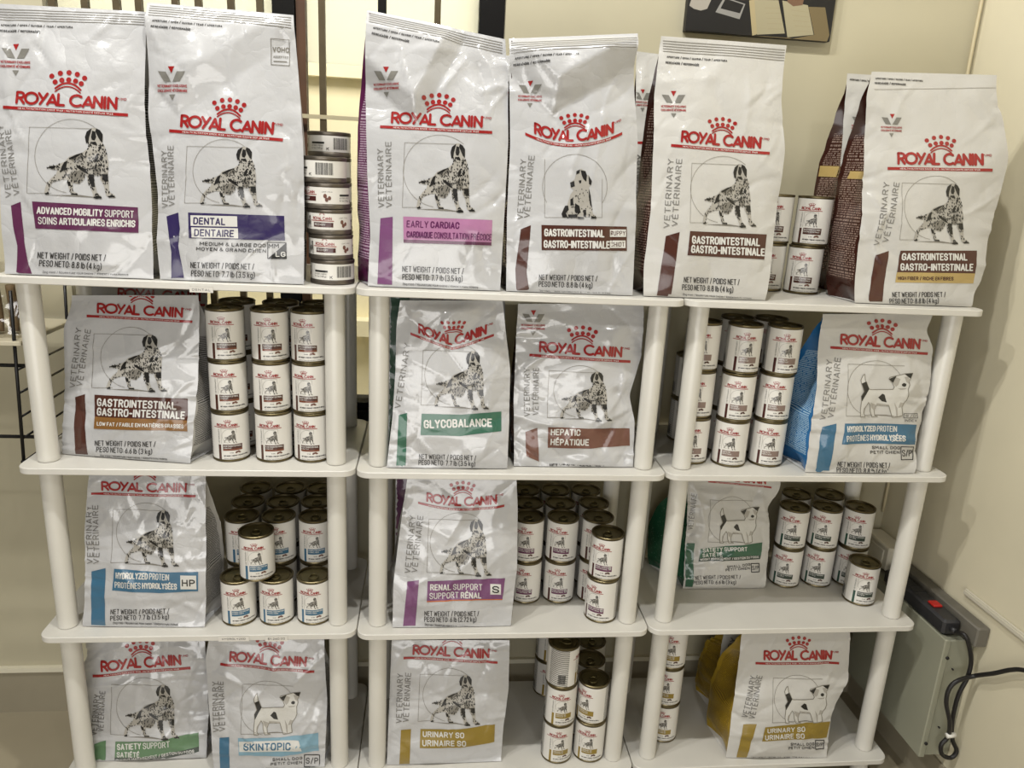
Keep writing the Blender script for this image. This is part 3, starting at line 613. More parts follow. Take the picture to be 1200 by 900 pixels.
    A=std(Art(),((1052.7,191.6),(1149.5,193.4),12),(1070,215,1135.5,286.7),('brown',[(1027.8,299),(1043.8,294),(1033.2,359.5),(1017,359.5)]),
      [('brown',[(1056.3,293.7),(1143.4,293.7),(1141,320.4),(1052.7,319)]),('tan',[(1052.7,319),(1141,320.4),(1139,332),(1050.2,331)])],(((1046.3,348.3),(1106.8,348)),((1042.8,355.8),(1099,355.2))),'8.8 lb (4 kg)',6,
      (((1031.4,287.6),(1042,214.7)),((1042,284),(1053.8,214.7))),(1045.6,141),23)
    A.text(W_,'GASTROINTESTINAL',(1058.8,305),(1131,305.4),8.5); A.text(W_,'GASTRO-INTESTINALE',(1057,317),(1137.4,317.5),8.5); A.text('brown','HIGH FIBER / RICHE EN FIBRES',(1053.8,328.2),(1116,328.6),4.3)
    A.text('print_text','aperture / open / ouvrir / tear / apertura',(1026,93),(1081,96),2.6,2); A.text('print_text','resealable / refermable',(1025,98.5),(1061,100.5),3,2); A.line('print_soft',[(1024,105),(1166,103)],.6)
    bag(0,(1001,358),(1139,360),(1168,88),(1022,84),A,(BROWNSIDE,GREYSIDE),'white dog food bag with brown band over tan strip, rightmost on top','bags on the top shelves',y0=.03,lean=.045,seed=8,matt=True,D=.1,rotd=6,crease=1.3,gband=('tan',.55,.585,.1,.75),
      L=((0,0),(.3,0),(.8,-2),(.9,-5),(1,0)),R=((0,0),(.06,-2),(.12,8),(.3,10),(.5,18),(.65,22),(.8,14),(.9,2),(1,0)),folds=(((1025,120),(1060,150),6,.003),((1090,210),(1150,205),6,.002)))
    A=Art(); A.vmark((1009,140),20); A.text('print_text','aperture / open / ouvrir',(996,94),(1024,97),2.6,2)
    bag(0,(975,348),(1060,351),(1090,92),(993,86),A,(BROWNSIDE,GREYSIDE),'white dog food bag tucked behind the tan strip bag, brown side showing','bags on the top shelves',y0=.15,lean=.045,seed=9,matt=True,D=.1,rotd=8,nx=30,ny=48,gband=('tan',.55,.585,.35,.95))
    # ---- second shelves
    A=std(Art(),((114.7,366),(213.3,371.5),10),(124.7,391.8,197,459.8),('brown',[(87,465.8),(99.2,462),(100,497.8),(103.3,532.5),(89,531.7),(87.5,497.8)]),
      [('brown',[(111,462.5),(219.5,467.2),(219.5,492.8),(111.7,488)]),('amber',[(111.7,488),(219.5,492.8),(219.5,505.6),(111,502)])],(((112.5,522),(182,523.6)),((114,529.5),(178,532.2))),'6.6 lb (3 kg)',6.3,
      (((87.5,454.7),(95.8,385.3)),((95.8,452.8),(107,386.7))))
    A.text(W_,'GASTROINTESTINAL',(115.3,475.6),(205.6,480.2),9.3); A.text(W_,'GASTRO-INTESTINALE',(115.3,486.5),(215.3,491.5),9.3); A.text(W_,'LOW FAT / FAIBLE EN MATIÈRES GRASSES',(115.3,498.3),(214.7,502),4.6); fineprint(A,(118,535),(196,539))
    bag(1,(73,532),(223,544),(232,346),(84,346),A,(GREYSIDE,GREYSIDE),'white dog food bag with brown and amber bands, left unit second shelf','bags on the second shelves',y0=(.068,.026),lean=.03,rotd=-9,seed=11,
      L=((0,0),(.2,-1),(.5,-4),(.8,-7),(.95,0),(1,0)),R=((0,0),(.5,4),(.9,2),(1,0)),folds=(((84,400),(150,418),5,.003),((150,418),(225,395),6,.002)))
    A=Art(); A.logo((139,347.8),(234,352.5),9.5)
    bag(1,(105,520),(243,524),(243,334),(108,331),A,(GREYSIDE,GREYSIDE),'white dog food bag behind the brown and amber banded bag, mostly hidden','bags on the second shelves',y0=.178,lean=.02,D=.07,seed=12,nx=40,ny=40)
    A=std(Art(),((491.3,390),(569.4,391),10,13.0),(508.8,411,573.5,480.8),('green',[(467.3,486.6),(477.3,483.7),(475.2,552),(464,552)]),
      [('green',[(494.2,485.2),(540,486.5),(587.5,482.3),(587.5,505),(540,511.4),(492.7,510.3)])],(((491.3,538.6),(557.5,539)),((490.7,545.3),(556.3,545.8))),'7.7 lb (3.5 kg)',5.8,
      (((469.4,478.8),(481,403)),))
    A.text(W_,'GLYCOBALANCE',(497.7,502.5),(575.8,500.5),10)
    bag(1,(453,550),(594,551),(589,352),(469,352),A,(GREENSIDE,GREYSIDE),'white dog food bag with a green band, second shelf of the middle unit','bags on the second shelves',y0=.016,lean=.03,seed=13,
      L=((0,0),(.3,2),(.6,1),(.85,-2),(1,0)),R=((0,0),(.3,4),(.6,7),(.85,2),(1,0)),over=((((470,362),(522,410)),((522,410),(580,362))),.3,.014),folds=(((522,410),(545,440),5,-.004),((480,420),(520,440),5,.0025)))
    A=Art(); A.logo((490,362),(560,361),9); A.rect('forest',456,336,480,523)
    bag(1,(455,525),(590,525),(592,340),(457,338),A,(GREENSIDE,GREENSIDE),'green sided dog food bag standing behind the green banded bag','bags on the second shelves',y0=.15,lean=.02,seed=14,nx=30,ny=40)
    A=std(Art(),((633.3,411.9),(727.5,417.7),10.5),(656,435,717.3,494),('umber',[(616,506.5),(629.8,501.5),(631.9,541.5),(616.7,534.2)]),
      [('umber',[(642,499.8),(690,502.5),(737.7,502),(738.3,522.5),(690,526),(642,524.9)])],None,'',5,(((621,487.5),(621,432)),((631.3,486),(631.9,432))),(625,372),26)
    A.text(W_,'HEPATIC',(645.8,509.8),(679.4,510.8),7.8); A.text(W_,'HÉPATIQUE',(645.8,521.5),(689.6,522.5),7.8); A.text('print_text','NET WEIGHT / POIDS NET /',(644.4,548.5),(707,550.5),5,2)
    bag(1,(602,549),(741,553),(754,356),(607,356),A,(BROWNSIDE,GREYSIDE),'crumpled white dog food bag with a reddish brown band, beside the green banded bag','bags on the second shelves',y0=.03,lean=.03,rotd=2,seed=15,crease=1.5,
      L=((0,0),(.1,0),(.4,-2),(1,0)),R=((0,0),(.2,-1),(.3,-2),(.45,-10),(.7,2),(1,0)),folds=(((600,486),(655,500),7,.006),((700,500),(735,480),8,.007),((722,455),(735,490),6,-.006),((640,440),(700,428),7,.003),((602,515),(640,545),6,-.006)),)
    A=std(Art(),((985.9,402.7),(1076.6,408.5),10.5),(1008,437,1068,489),('blue',[(962.7,500),(979.5,496),(970.7,562),(954,561)]),
      [('blue',[(989.3,496),(1073.4,497.4),(1071.5,520.8),(985.3,520)])],(((982,546.7),(1042,548.2)),((980.8,553.4),(1040,555.2))),'8.8 lb (4 kg)',6,(((966.7,492),(976,422.7)),((976,489.3),(985.9,420))),kind='terrier')
    A.text(W_,[('HYDROLYZED ',1),('PROTEIN',0)],(992,505.9),(1051.2,506.4),7); A.text(W_,[('PROTÉINES ',0),('HYDROLYSÉES',1)],(990.7,517),(1059.5,517),7)
    A.text('print_text','SMALL DOG',(1023.2,526.7),(1054.7,526.7),3.6,2); A.text('print_text','PETIT CHIEN',(1020.5,532),(1054,532),3.6,2); spbox(A,1056,523.5,1070,538.7); spbox(A,1058.7,484.5,1074.5,489.6,'S/O',.6); A.text('print_text','INDEX',(1060,494),(1073.5,494.3),3,2,0)
    bag(1,(942,561),(1070,561),(1094,368),(964,368),A,(BLUESIDE,GREYSIDE),'white dog food bag with blue band, bright blue side and small terrier picture','bags on the second shelves',y0=.012,lean=.035,seed=16,matt=True,D=.12,rotd=7,crease=1.3,
      L=((0,0),(.5,1),(1,0)),R=((0,0),(.06,2),(.2,-3),(.35,1),(.6,6),(.8,4),(.9,-8),(1,0)))
    # ---- third shelves
    A=std(Art(),((120,573.9),(217.7,576.4),9.3),(146,597.4,210.9,664.2),('blue',[(107.5,669.5),(123.6,665.9),(122.4,698.9),(124,735),(107.5,734)]),
      [('blue',[(134.4,665.9),(186,670.5),(232.9,669.5),(232,692.8),(186,695.5),(131.4,692)])],(((130,719.8),(197,719.8)),((130,727),(197,726.3))),'7.7 lb (3.5 kg)',5.8,(((109.4,659.8),(108.2,592.5)),((116.8,659.8),(116,591.8))))
    A.text(W_,[('HYDROLYZED ',1),('PROTEIN',0)],(136.8,677.4),(198,679.8),7.5); A.text(W_,[('PROTÉINES ',0),('HYDROLYSÉES',1)],(135,688.8),(206.7,691),7.5); A.rect(W_,211.6,673.8,230.4,690.5,2); A.text('print_text','HP',(214,687),(228,687),8.5); fineprint(A,(133,731),(208,733.5))
    bag(2,(97,735),(240,736),(241,555),(104.5,555),A,(GREYSIDE,GREYSIDE),'white dog food bag with blue band and HP box, beside blue banded tins','bags on the third shelves',y0=(.034,.026),lean=.03,rotd=-10,bly=.2,seed=21,
      L=((0,0),(.2,2),(.5,-1),(.65,-2),(1,0)),R=((0,0),(.5,2),(1,0)),folds=(((100,640),(130,600),6,.003),))
    A=std(Art(),((500.7,587),(581.4,589.5),9.3,4.0),(514.9,608.5,576.5,675.7),('lilac',[(477.5,681.8),(491,679.4),(486.5,737),(472,737)]),
      [('lilac',[(501.2,680.6),(591.9,677.4),(588.7,701.9),(500.2,704.3)]),('orange',[(500.2,704.3),(588.7,701.9),(588.5,703),(500.2,705.6)])],(((497.8,722),(561,722)),((497.5,728.8),(558,728.8))),'6 lb (2.72 kg)',5.8,(((481,672),(487.2,604.8)),((489,670.8),(496.3,604.8))))
    A.text(W_,[('RENAL ',1),('SUPPORT',0)],(504.8,691.6),(564.7,691.6),7.5); A.text(W_,[('SUPPORT ',0),('RÉNAL',1)],(503.9,701.8),(563.5,701.5),7.5); A.rect(W_,574.5,684.3,586.8,696.5,2); A.text('print_dark','S',(577.5,694.5),(584,694.5),8); fineprint(A,(498,733),(560,736))
    bag(2,(460,736.5),(598,739),(605,559),(477.5,559),A,(GREYSIDE,GREYSIDE),'white dog food bag with a purple band and boxed letter S','bags on the third shelves',y0=.016,lean=.03,rotd=6,seed=22,
      L=((0,0),(.3,-4),(.6,-3),(1,0)),R=((0,0),(.4,5),(.8,3),(1,0)),folds=(((490,612),(530,630),6,.003),((545,600),(520,640),5,.003)))
    A=Art(); A.rect('plum',462,550,484,714)
    bag(2,(462,712),(590,714),(590,552),(464,552),A,(PURPSIDE,PURPSIDE),'purple sided dog food bag behind the purple banded bag','bags on the third shelves',y0=.14,lean=.02,seed=23,nx=20,ny=24)
    A=std(Art(),((838,561.5),(897,567),7),(843,594,889.4,636.6),('forest',[(804,637.5),(815,637),(811,687),(802.5,687)]),
      [('forest',[(821.6,643.5),(893,635.4),(891,650),(819.5,654.2)]),('slate',[(819.5,654.2),(891,650),(890,654.6),(818.6,658.5)])],(((814,678.3),(867,677.4)),((812,683.6),(861.5,683.4))),'6.6 lb (3 kg)',4.3,(((802.5,630),(808.5,582)),((812,621),(816.5,579))),kind='terrier',vh=6)
    A.text(W_,'SATIETY SUPPORT',(824.6,647.8),(874.4,645),5); A.text(W_,'SATIÉTÉ',(824,653.4),(846.5,652.4),4.6); A.text(W_,'WEIGHT MANAGEMENT / GESTION DU POIDS',(821,657.4),(888,653.2),2.6)
    A.text('print_text','SMALL DOG',(852,665.4),(878,661.8),3,2); A.text('print_text','PETIT CHIEN',(850,669),(877,666),3,2); spbox(A,879,659.5,888.5,669)
    bag(2,(800,688),(895,690),(905,562),(806,562),A,(GREENSIDE,GREYSIDE),'white dog food bag with a dark green side and terrier, on the empty fronted shelf','bags on the third shelves',y0=.155,lean=.03,D=.135,rotd=24,seed=24,matt=True,crease=1.3,
      L=((0,0),(.5,2),(1,0)),R=((0,0),(.4,2),(.6,0),(.75,-4),(.9,8),(1,10)))
    # ---- bottom shelves
    A=std(Art(),((120,786),(212.4,777.5),10.5),(145,801.4,211,866.6),('sage',[(110.6,872),(123.6,868.4),(123,940),(111,940)]),
      [('sage',[(135,869.4),(185,868),(233,858),(233.5,874),(185,885),(134.5,887.5)]),('slate',[(134.5,887.5),(185,885),(233.5,874),(233.6,879.5),(185,891),(134,894)])],(((135,918),(200,917)),((135,925),(198,924))),'7.7 lb (3.5 kg)',6,(((113,862),(118,814)),((121,858),(124,810))))
    A.text(W_,[('SATIETY ',1),('SUPPORT',0)],(138,879),(199,874.5),7); A.text(W_,'SATIÉTÉ',(137.6,887),(164,886.2),6); A.text(W_,'WEIGHT MANAGEMENT / GESTION DU POIDS',(138,892.8),(228,880.5),3.4)
    bag(3,(104,930),(245,933),(240,748),(100,748),A,(GREYSIDE,GREYSIDE),'white dog food bag with a grey green band, left unit bottom shelf','bags on the bottom shelves',y0=.068,lean=.03,bly=.2,seed=31,crease=1.3,
      L=((0,0),(.3,-2),(.55,-3),(.72,-9),(.85,2),(1,0)),R=((0,0),(.4,3),(.8,2),(1,0)),folds=(((95,806),(150,800),6,.006),((95,806),(125,765),6,-.004),((150,800),(235,790),8,.002)))
    A=std(Art(),((270,774),(358.4,779.8),10),(297.6,811,352,861),('blue',[(257.4,864.4),(268.6,863.6),(270,940),(259,940)]),
      [('sky',[(279,864.4),(330,864.5),(373,858),(373.6,880),(330,886),(280,885)])],(((280,918),(340,918)),((280,925),(338,925))),'8.8 lb (4 kg)',6,(((257,857),(255.6,799)),((264,856),(262.4,798))),kind='terrier')
    A.poly(W_,[(280,868.6),(350,867.2),(353.6,879.8),(280.6,880.8)],2); A.text('blue','SKINTOPIC',(286.4,879.2),(340,878.6),8.6)
    A.text('print_text','SMALL DOG',(320,891),(354,890),3.2,2); A.text('print_text','PETIT CHIEN',(318,896),(353.6,895),3.2,2); spbox(A,356.6,885,374.4,898.5)
    bag(3,(253,931),(381,933),(380,748),(245,748),A,(GREYSIDE,GREYSIDE),'white dog food bag with a pale blue band and terrier, on the bottom shelf','bags on the bottom shelves',y0=.03,lean=.03,rotd=-9,seed=32,
      L=((0,0),(.5,-3),(.85,-5),(1,0)),R=((0,0),(.5,3),(1,0)),folds=(((345,800),(382,765),7,.006),((300,770),(345,800),9,.002)))
    A=std(Art(),((484.5,766),(572.5,770),9.8),(504,790,563,850.5),('gold',[(469.9,855.7),(481.7,855),(478,940),(466,940)]),
      [('gold',[(492.7,855.7),(535,855),(579.9,848.8),(579.3,869.7),(540,877),(491.9,876.6)])],(((496,908),(560,905)),((496,915),(558,912))),'7.7 lb (3.5 kg)',6,(((471,847),(472.6,789)),((479,845.5),(482,787.8))))
    A.text(W_,'URINARY SO',(496,864.8),(543.3,865.2),6.8); A.text(W_,'URINAIRE SO',(495.5,874.6),(545.5,875),6.8)
    bag(3,(453,930),(585,931),(597,750),(459,750),A,(GREYSIDE,GREYSIDE),'white dog food bag with mustard gold band and spotted setter, bottom shelf','bags on the bottom shelves',y0=.03,lean=.03,seed=33,
      L=((0,0),(.5,0),(1,0)),R=((0,0),(.3,0),(.6,3),(1,0)))
    A=std(Art(),((896,772.8),(974.4,772.8),9.8),(919.4,803.7,973,847),('gold',[(871,848.8),(886.4,847.7),(874,890),(862.5,890)]),
      [('gold',[(896,851),(972.5,845),(968.9,864.8),(892.7,868.3)])],None,'',5,(((876,841),(886.4,793.8)),((884,842),(893.8,793))),kind='terrier')
    A.text(W_,'URINARY SO',(899.3,858.5),(942.8,857.2),6); A.text(W_,'URINAIRE SO',(896.8,866.9),(942,865),6)
    A.text('print_text','SMALL DOG',(926.8,873.8),(954,873.2),3.2,2); A.text('print_text','PETIT CHIEN',(924,878.3),(954,877.6),3.2,2); spbox(A,955.7,867.5,965.6,878); A.text('print_text','NET WEIGHT / POIDS NET / PESO NETO: 8.8 lb (4 kg)',(880,888.8),(952,890),3,2)
    bag(3,(850,890.5),(968,891.5),(996,739),(870,739),A,(GOLDSIDE,GREYSIDE),'white dog food bag with mustard gold band, gold side and terrier picture','bags on the bottom shelves',y0=(.018,.008),lean=.035,seed=34,matt=True,D=.115,rotd=8,
      L=((0,0),(.5,1),(1,0)),R=((0,0),(.15,-2),(.35,-4),(.6,10),(.75,6),(1,0)))
    A=Art(); A.text('print_vert','VETERINARY',(848,806),(862,748),7)
    bag(3,(835,836),(930,838),(950,735),(848,735),A,(GOLDSIDE,GREYSIDE),'gold sided dog food bag standing behind the rightmost bottom bag','bags on the bottom shelves',y0=.15,lean=.03,D=.11,rotd=8,seed=35,matt=True,nx=24,ny=30)
bags()
# ------------------------------------------------------------------ the room
FLOOR = -1.127; WALLY = 0.345; WALLX = 1.905
def struct(o): o['kind']='structure'; return o
WALL = mat('wall_paint', srgb(184,177,152), 0.55, bump=0.12, bscale=14, var=0.07, vscale=3.0)
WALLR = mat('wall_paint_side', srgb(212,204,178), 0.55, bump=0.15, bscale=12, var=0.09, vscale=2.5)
DIM = mat('wall_paint_far', srgb(96,94,88), 0.6, var=0.05)
def tile_mat():
    m=bpy.data.materials.new('floor_tile'); m.use_nodes=True; nt=m.node_tree; b=nt.nodes['Principled BSDF']; b.inputs['Roughness'].default_value=.3
    tc=nt.nodes.new('ShaderNodeTexCoord'); br=nt.nodes.new('ShaderNodeTexBrick'); br.offset=0; br.inputs['Scale'].default_value=1.0
    br.inputs['Brick Width'].default_value=.6; br.inputs['Row Height'].default_value=.6; br.inputs['Mortar Size'].default_value=.004
    br.inputs['Color1'].default_value=(*srgb(168,158,134),1); br.inputs['Color2'].default_value=(*srgb(162,152,130),1); br.inputs['Mortar'].default_value=(*srgb(110,100,84),1)
    nt.links.new(tc.outputs['Object'],br.inputs['Vector'])
    n=nt.nodes.new('ShaderNodeTexNoise'); n.inputs['Scale'].default_value=5; n.inputs['Detail'].default_value=6; nt.links.new(tc.outputs['Object'],n.inputs['Vector'])
    mx=nt.nodes.new('ShaderNodeMix'); mx.data_type='RGBA'; mx.blend_type='MULTIPLY'; mx.inputs['Factor'].default_value=.25
    nt.links.new(br.outputs['Color'],mx.inputs['A']); nt.links.new(n.outputs['Fac'],mx.inputs['B']); nt.links.new(mx.outputs['Result'],b.inputs['Base Color'])
    return m
XL, YF, ZC = -1.5, -2.9, 1.72
struct(MB().box((XL-.1,YF-.1,FLOOR-.1),(WALLX+.1,WALLY+.1,FLOOR)).build('floor',tile_mat(),smooth=False))
struct(MB().box((XL-.1,YF-.1,ZC),(WALLX+.1,WALLY+.1,ZC+.1)).build('ceiling',mat('ceiling_paint',srgb(150,148,140),.7,var=.03),smooth=False))
struct(MB().box((XL-.1,YF-.1,FLOOR),(XL,WALLY+.1,ZC)).build('wall_left',DIM,smooth=False))
struct(MB().box((XL,YF-.1,FLOOR),(WALLX,YF,ZC)).build('wall_front',DIM,smooth=False))
struct(MB().box((WALLX,YF-.1,FLOOR),(WALLX+.1,WALLY+.1,ZC)).build('wall_right',WALLR,smooth=False))
WX0,WX1,WZ0,WZ1 = -0.03, 0.868, -0.335, 1.0
struct(MB().box((XL,WALLY,FLOOR),(WX0,WALLY+.1,ZC)).box((WX1,WALLY,FLOOR),(WALLX,WALLY+.1,ZC)).box((WX0,WALLY,FLOOR),(WX1,WALLY+.1,WZ0)).box((WX0,WALLY,WZ1),(WX1,WALLY+.1,ZC)).build('wall_back',WALL,smooth=False))
BASE = mat('baseboard_tile', srgb(150,142,122), .35, var=.08, vscale=6)
struct(MB().box((XL,WALLY-.006,FLOOR),(WALLX,WALLY,-1.012)).build('baseboard_back',BASE,smooth=False))
struct(MB().box((WALLX-.006,YF,FLOOR),(WALLX,WALLY-.006,-1.03)).build('baseboard_right',BASE,smooth=False))
struct(MB().box((XL,WALLY-.011,-1.012),(WALLX-.006,WALLY,-1.0)).build('trim_1',mat('plaster_edge',srgb(214,208,186),.6,bump=.3,bscale=40),smooth=False))
# window: dark frame, mullion, security bars, glass and the yard wall outside
FR = mat('window_frame_dark', srgb(12,10,9), .7, spec=.2); BAR = mat('window_bar', srgb(92,80,58), .45, .3, var=.2, vscale=30)
wf = MB().box((WX1-.052,.365,WZ0),(WX1,.43,WZ1)).box((.398,.365,WZ0),(.442,.43,WZ1)).box((WX0,.365,WZ0),(WX1,.43,WZ0+.012)).build('window_1',FR,smooth=False); struct(wf)
struct(MB().box((WX0,WALLY-.004,WZ0-.026),(WX1,.43,WZ0)).build('trim_2',FR,smooth=False))
struct(MB().box((.444,.372,-.3),(.462,.40,1.0)).build('trim_3',mat('frame_wood',srgb(84,56,36),.5,var=.2,vscale=20),smooth=False))
bars = [onY(x,y,.36)[0] for x,y in ((62,5),(100,5),(137,5),(163,5),(206,6),(233,8),(271,10),(305,14),(378,70),(448,5),(513,8))]
for i,x in enumerate(bars):
    w=.0065 if i!=9 else .0085
    b=MB().box((x-w,.354,WZ0),(x+w,.366,WZ1)).build('window_bar',BAR if i!=9 else FR,wf,smooth=False)
for z in (onY(390,138,.36)[2], -.03):
    MB().box((WX0,.352,z-.004),(WX1,.358,z+.004)).build('window_bar',mat('window_bar_pale',srgb(190,180,150),.45,.2),wf,smooth=False)
gl=bpy.data.materials.new('window_glass'); gl.use_nodes=True; nt=gl.node_tree; nt.nodes.remove(nt.nodes['Principled BSDF'])
tr=nt.nodes.new('ShaderNodeBsdfTransparent'); gs=nt.nodes.new('ShaderNodeBsdfGlossy'); gs.inputs['Roughness'].default_value=.05
fx=nt.nodes.new('ShaderNodeFresnel'); mxs=nt.nodes.new('ShaderNodeMixShader'); nt.links.new(fx.outputs[0],mxs.inputs[0]); nt.links.new(tr.outputs[0],mxs.inputs[1]); nt.links.new(gs.outputs[0],mxs.inputs[2])
nt.links.new(mxs.outputs[0],nt.nodes['Material Output'].inputs['Surface'])
p=MB().box((WX0,.400,WZ0),(WX1,.404,WZ1)).build('pane',gl,wf,smooth=False)
zf=onY(400,76,.41)[2]
fr=MB().box((WX0,.4045,zf),(WX1,.4065,WZ1)).build('frosted_film',mat('frosted_film',srgb(232,236,224),.6),wf,smooth=False)
nt=MATS['frosted_film'].node_tree; b=nt.nodes['Principled BSDF']; tl=nt.nodes.new('ShaderNodeBsdfTranslucent'); tl.inputs[0].default_value=(.95,.96,.92,1); tp=nt.nodes.new('ShaderNodeBsdfTransparent')
m1=nt.nodes.new('ShaderNodeMixShader'); m1.inputs[0].default_value=.15; nt.links.new(tl.outputs[0],m1.inputs[1]); nt.links.new(tp.outputs[0],m1.inputs[2]); nt.links.new(m1.outputs[0],nt.nodes['Material Output'].inputs['Surface'])
yard=MB().box((-2.2,1.6,-1.2),(3.4,1.7,2.6)).box((-2.2,1.52,-.42),(3.4,1.6,-.36)).box((-2.2,1.55,.5),(3.4,1.6,.54))
struct(yard.build('wall_outside',mat('yard_wall',srgb(236,226,192),.8,bump=.2,bscale=10,var=.08,vscale=2.5),smooth=False))
struct(MB().box((-2.2,.46,-1.3),(3.4,1.6,-1.2)).build('ground_outside',mat('yard_ground',srgb(180,170,140),.8,var=.1),smooth=False))
# ------------------------------------------------------------------ shelving units
BOARD = mat('white_laminate', srgb(206,203,195), .38, bump=.06, bscale=120, var=.05, vscale=9)
POST = mat('white_tube', srgb(208,205,196), .3, var=.03, vscale=12)
BT=.0125; BD=.312; PR=.0186
def board_mb(w):
    mb=MB(); r=.024; pts=[]
    for cx,cy,a0 in ((w-r,r,-90),(w-r,BD-r,0),(r,BD-r,90),(r,r,180)):
        for k in range(7):
            a=math.radians(a0+15*k); pts.append((cx+r*math.cos(a),cy+r*math.sin(a)))
    n=len(pts); e=.0012; c=(w/2,BD/2); vs=[]
    for ins,z in ((e,-BT),(0,-BT+e),(0,-e),(e,0)):
        for x,y in pts: vs.append((x+(e if ins else 0)*(1 if x<c[0] else -1), y+(e if ins else 0)*(1 if y<c[1] else -1), z))
    fs=[tuple(range(n-1,-1,-1)),tuple(range(3*n,4*n))]+[(q*n+k,q*n+(k+1)%n,q*n+n+(k+1)%n,q*n+n+k) for q in range(3) for k in range(n)]
    return mb.add(vs,fs)
UNITS=((-.0062,-.002,.6,0,'left','beside the black wire rack'),(.5957,-.0074,.6,-.0035,'middle','between the two outer units'),(1.1985,-.0066,.5985,.004,'right','beside the grey electrical box'))
for x0,y0,w,th,nm,where in UNITS:
    u=empty('shelving_unit',(x0,y0,FLOOR)); u.rotation_euler=(0,0,th)
    tag(u,'white four tier tube post shelving unit, %s of the three, %s'%(nm,where),'shelf','shelving units')
    for z in ZT: board_mb(w).build('shelf_board',BOARD,u,(0,0,z-FLOOR),smooth=True,angle=30)
    for k in range(4):
        zb = ZT[k+1]-FLOOR if k<3 else 0.0
        zt = ZT[k]-FLOOR-BT
        for px_ in (.0392,w-.0392):
            for py_ in (.0445,BD-.0445):
                hgt=zt-zb
                pr=[(PR-.0015,0),(PR,.0012),(PR,hgt)] if k<3 else [(PR*.8,0),(PR,.004),(PR,hgt)]
                MB().lathe(pr,28,(0,0,0)).build('post' if k<3 else 'foot',POST,u,(px_,py_,zb),angle=40)
# ------------------------------------------------------------------ tins
TIN = mat('tin_metal', (.16,.13,.07), .36, .9); LID = mat('tin_lid', (.15,.125,.055), .38, .85, bump=.05, bscale=60); DARKTIN=mat('tin_dark',(.16,.14,.115),.38,.8)
PAPER = mat('tin_label', srgb(216,213,206), .38)
CANPRINT = print_mat('tin_small_print', srgb(214,211,204), srgb(92,90,86), .38, 40, .66)
CR, CH = .0345, .0973
FLAV = dict(lowfat=('brown','brown','sienna',['GASTROINTESTINAL','LOW FAT']), gi=('brown','brown','brown',['GASTROINTESTINAL','GASTRO-INTESTINALE']), hp=('blue','blue','blue',['HYDROLYZED PROTEIN','HYDROLYSÉES']),
  hepatic=('maroon','taupe','taupe',['HEPATIC','HÉPATIQUE']), renal=('maroon','wine','wine',['RENAL SUPPORT','SUPPORT RÉNAL']), satiety=('pine','slate','slate',['SATIETY SUPPORT','SATIÉTÉ']), urinary=('gold','gold','gold',['URINARY SO','URINAIRE SO']))
def wrap_label(name, art, r, z0, z1, ymap, thmap, printseg, parent=None, nseg=64):
    vs=[];uv=[];fs=[];mi=[];mats=[PAPER,CANPRINT]
    for k in range(nseg+1):
        th=-math.pi+2*math.pi*k/nseg
        for z in (z0,z1):
            vs.append((r*math.sin(th),-r*math.cos(th),z)); uv.append((((math.degrees(th)-printseg[0])/(printseg[1]-printseg[0])) if th>0 else ((-math.degrees(th)-printseg[0])/(printseg[1]-printseg[0])), .1+.62*(z-z0)/(z1-z0)))
    for k in range(nseg):
        th=math.degrees(-math.pi+2*math.pi*(k+.5)/nseg); fs.append((2*k,2*k+2,2*k+3,2*k+1)); mi.append(1 if printseg[0]<abs(th)<printseg[1] else 0)
    nv=len(vs); vs=[tuple(v) for v in vs]
    nr=[(v[0]/r,v[1]/r,0) for v in vs]
    for col,lay,T in art.t:
        T=split_tris(T,34); q=T.reshape(-1,2); th=thmap(q[:,0]); z=ymap(q[:,1]); z=np.clip(z,z0+.0002,z1-.0002)
        rr=r+.00012+.00010*lay
        V=np.stack([rr*np.sin(th),-rr*np.cos(th),z],1); tri=np.arange(len(V)).reshape(-1,3)
        A=V[tri]; c=np.cross(A[:,1]-A[:,0],A[:,2]-A[:,0]); m_=A.mean(1).copy(); m_[:,2]=0; flip=(c*m_).sum(1)<0; tri[flip]=tri[flip][:,::-1]
        mt=MATS[col]
        if mt not in mats: mats.append(mt)
        vs+= [tuple(v) for v in V]; nr+=[(math.sin(a),-math.cos(a),0) for a in th]; uv += [(0,0)]*len(V); fs += [tuple(f) for f in (tri+nv)]; mi += [mats.index(mt)]*len(tri); nv+=len(V)
    return mesh_obj(name,vs,fs,mats,parent,(0,0,0),mi,True,nr,uv)
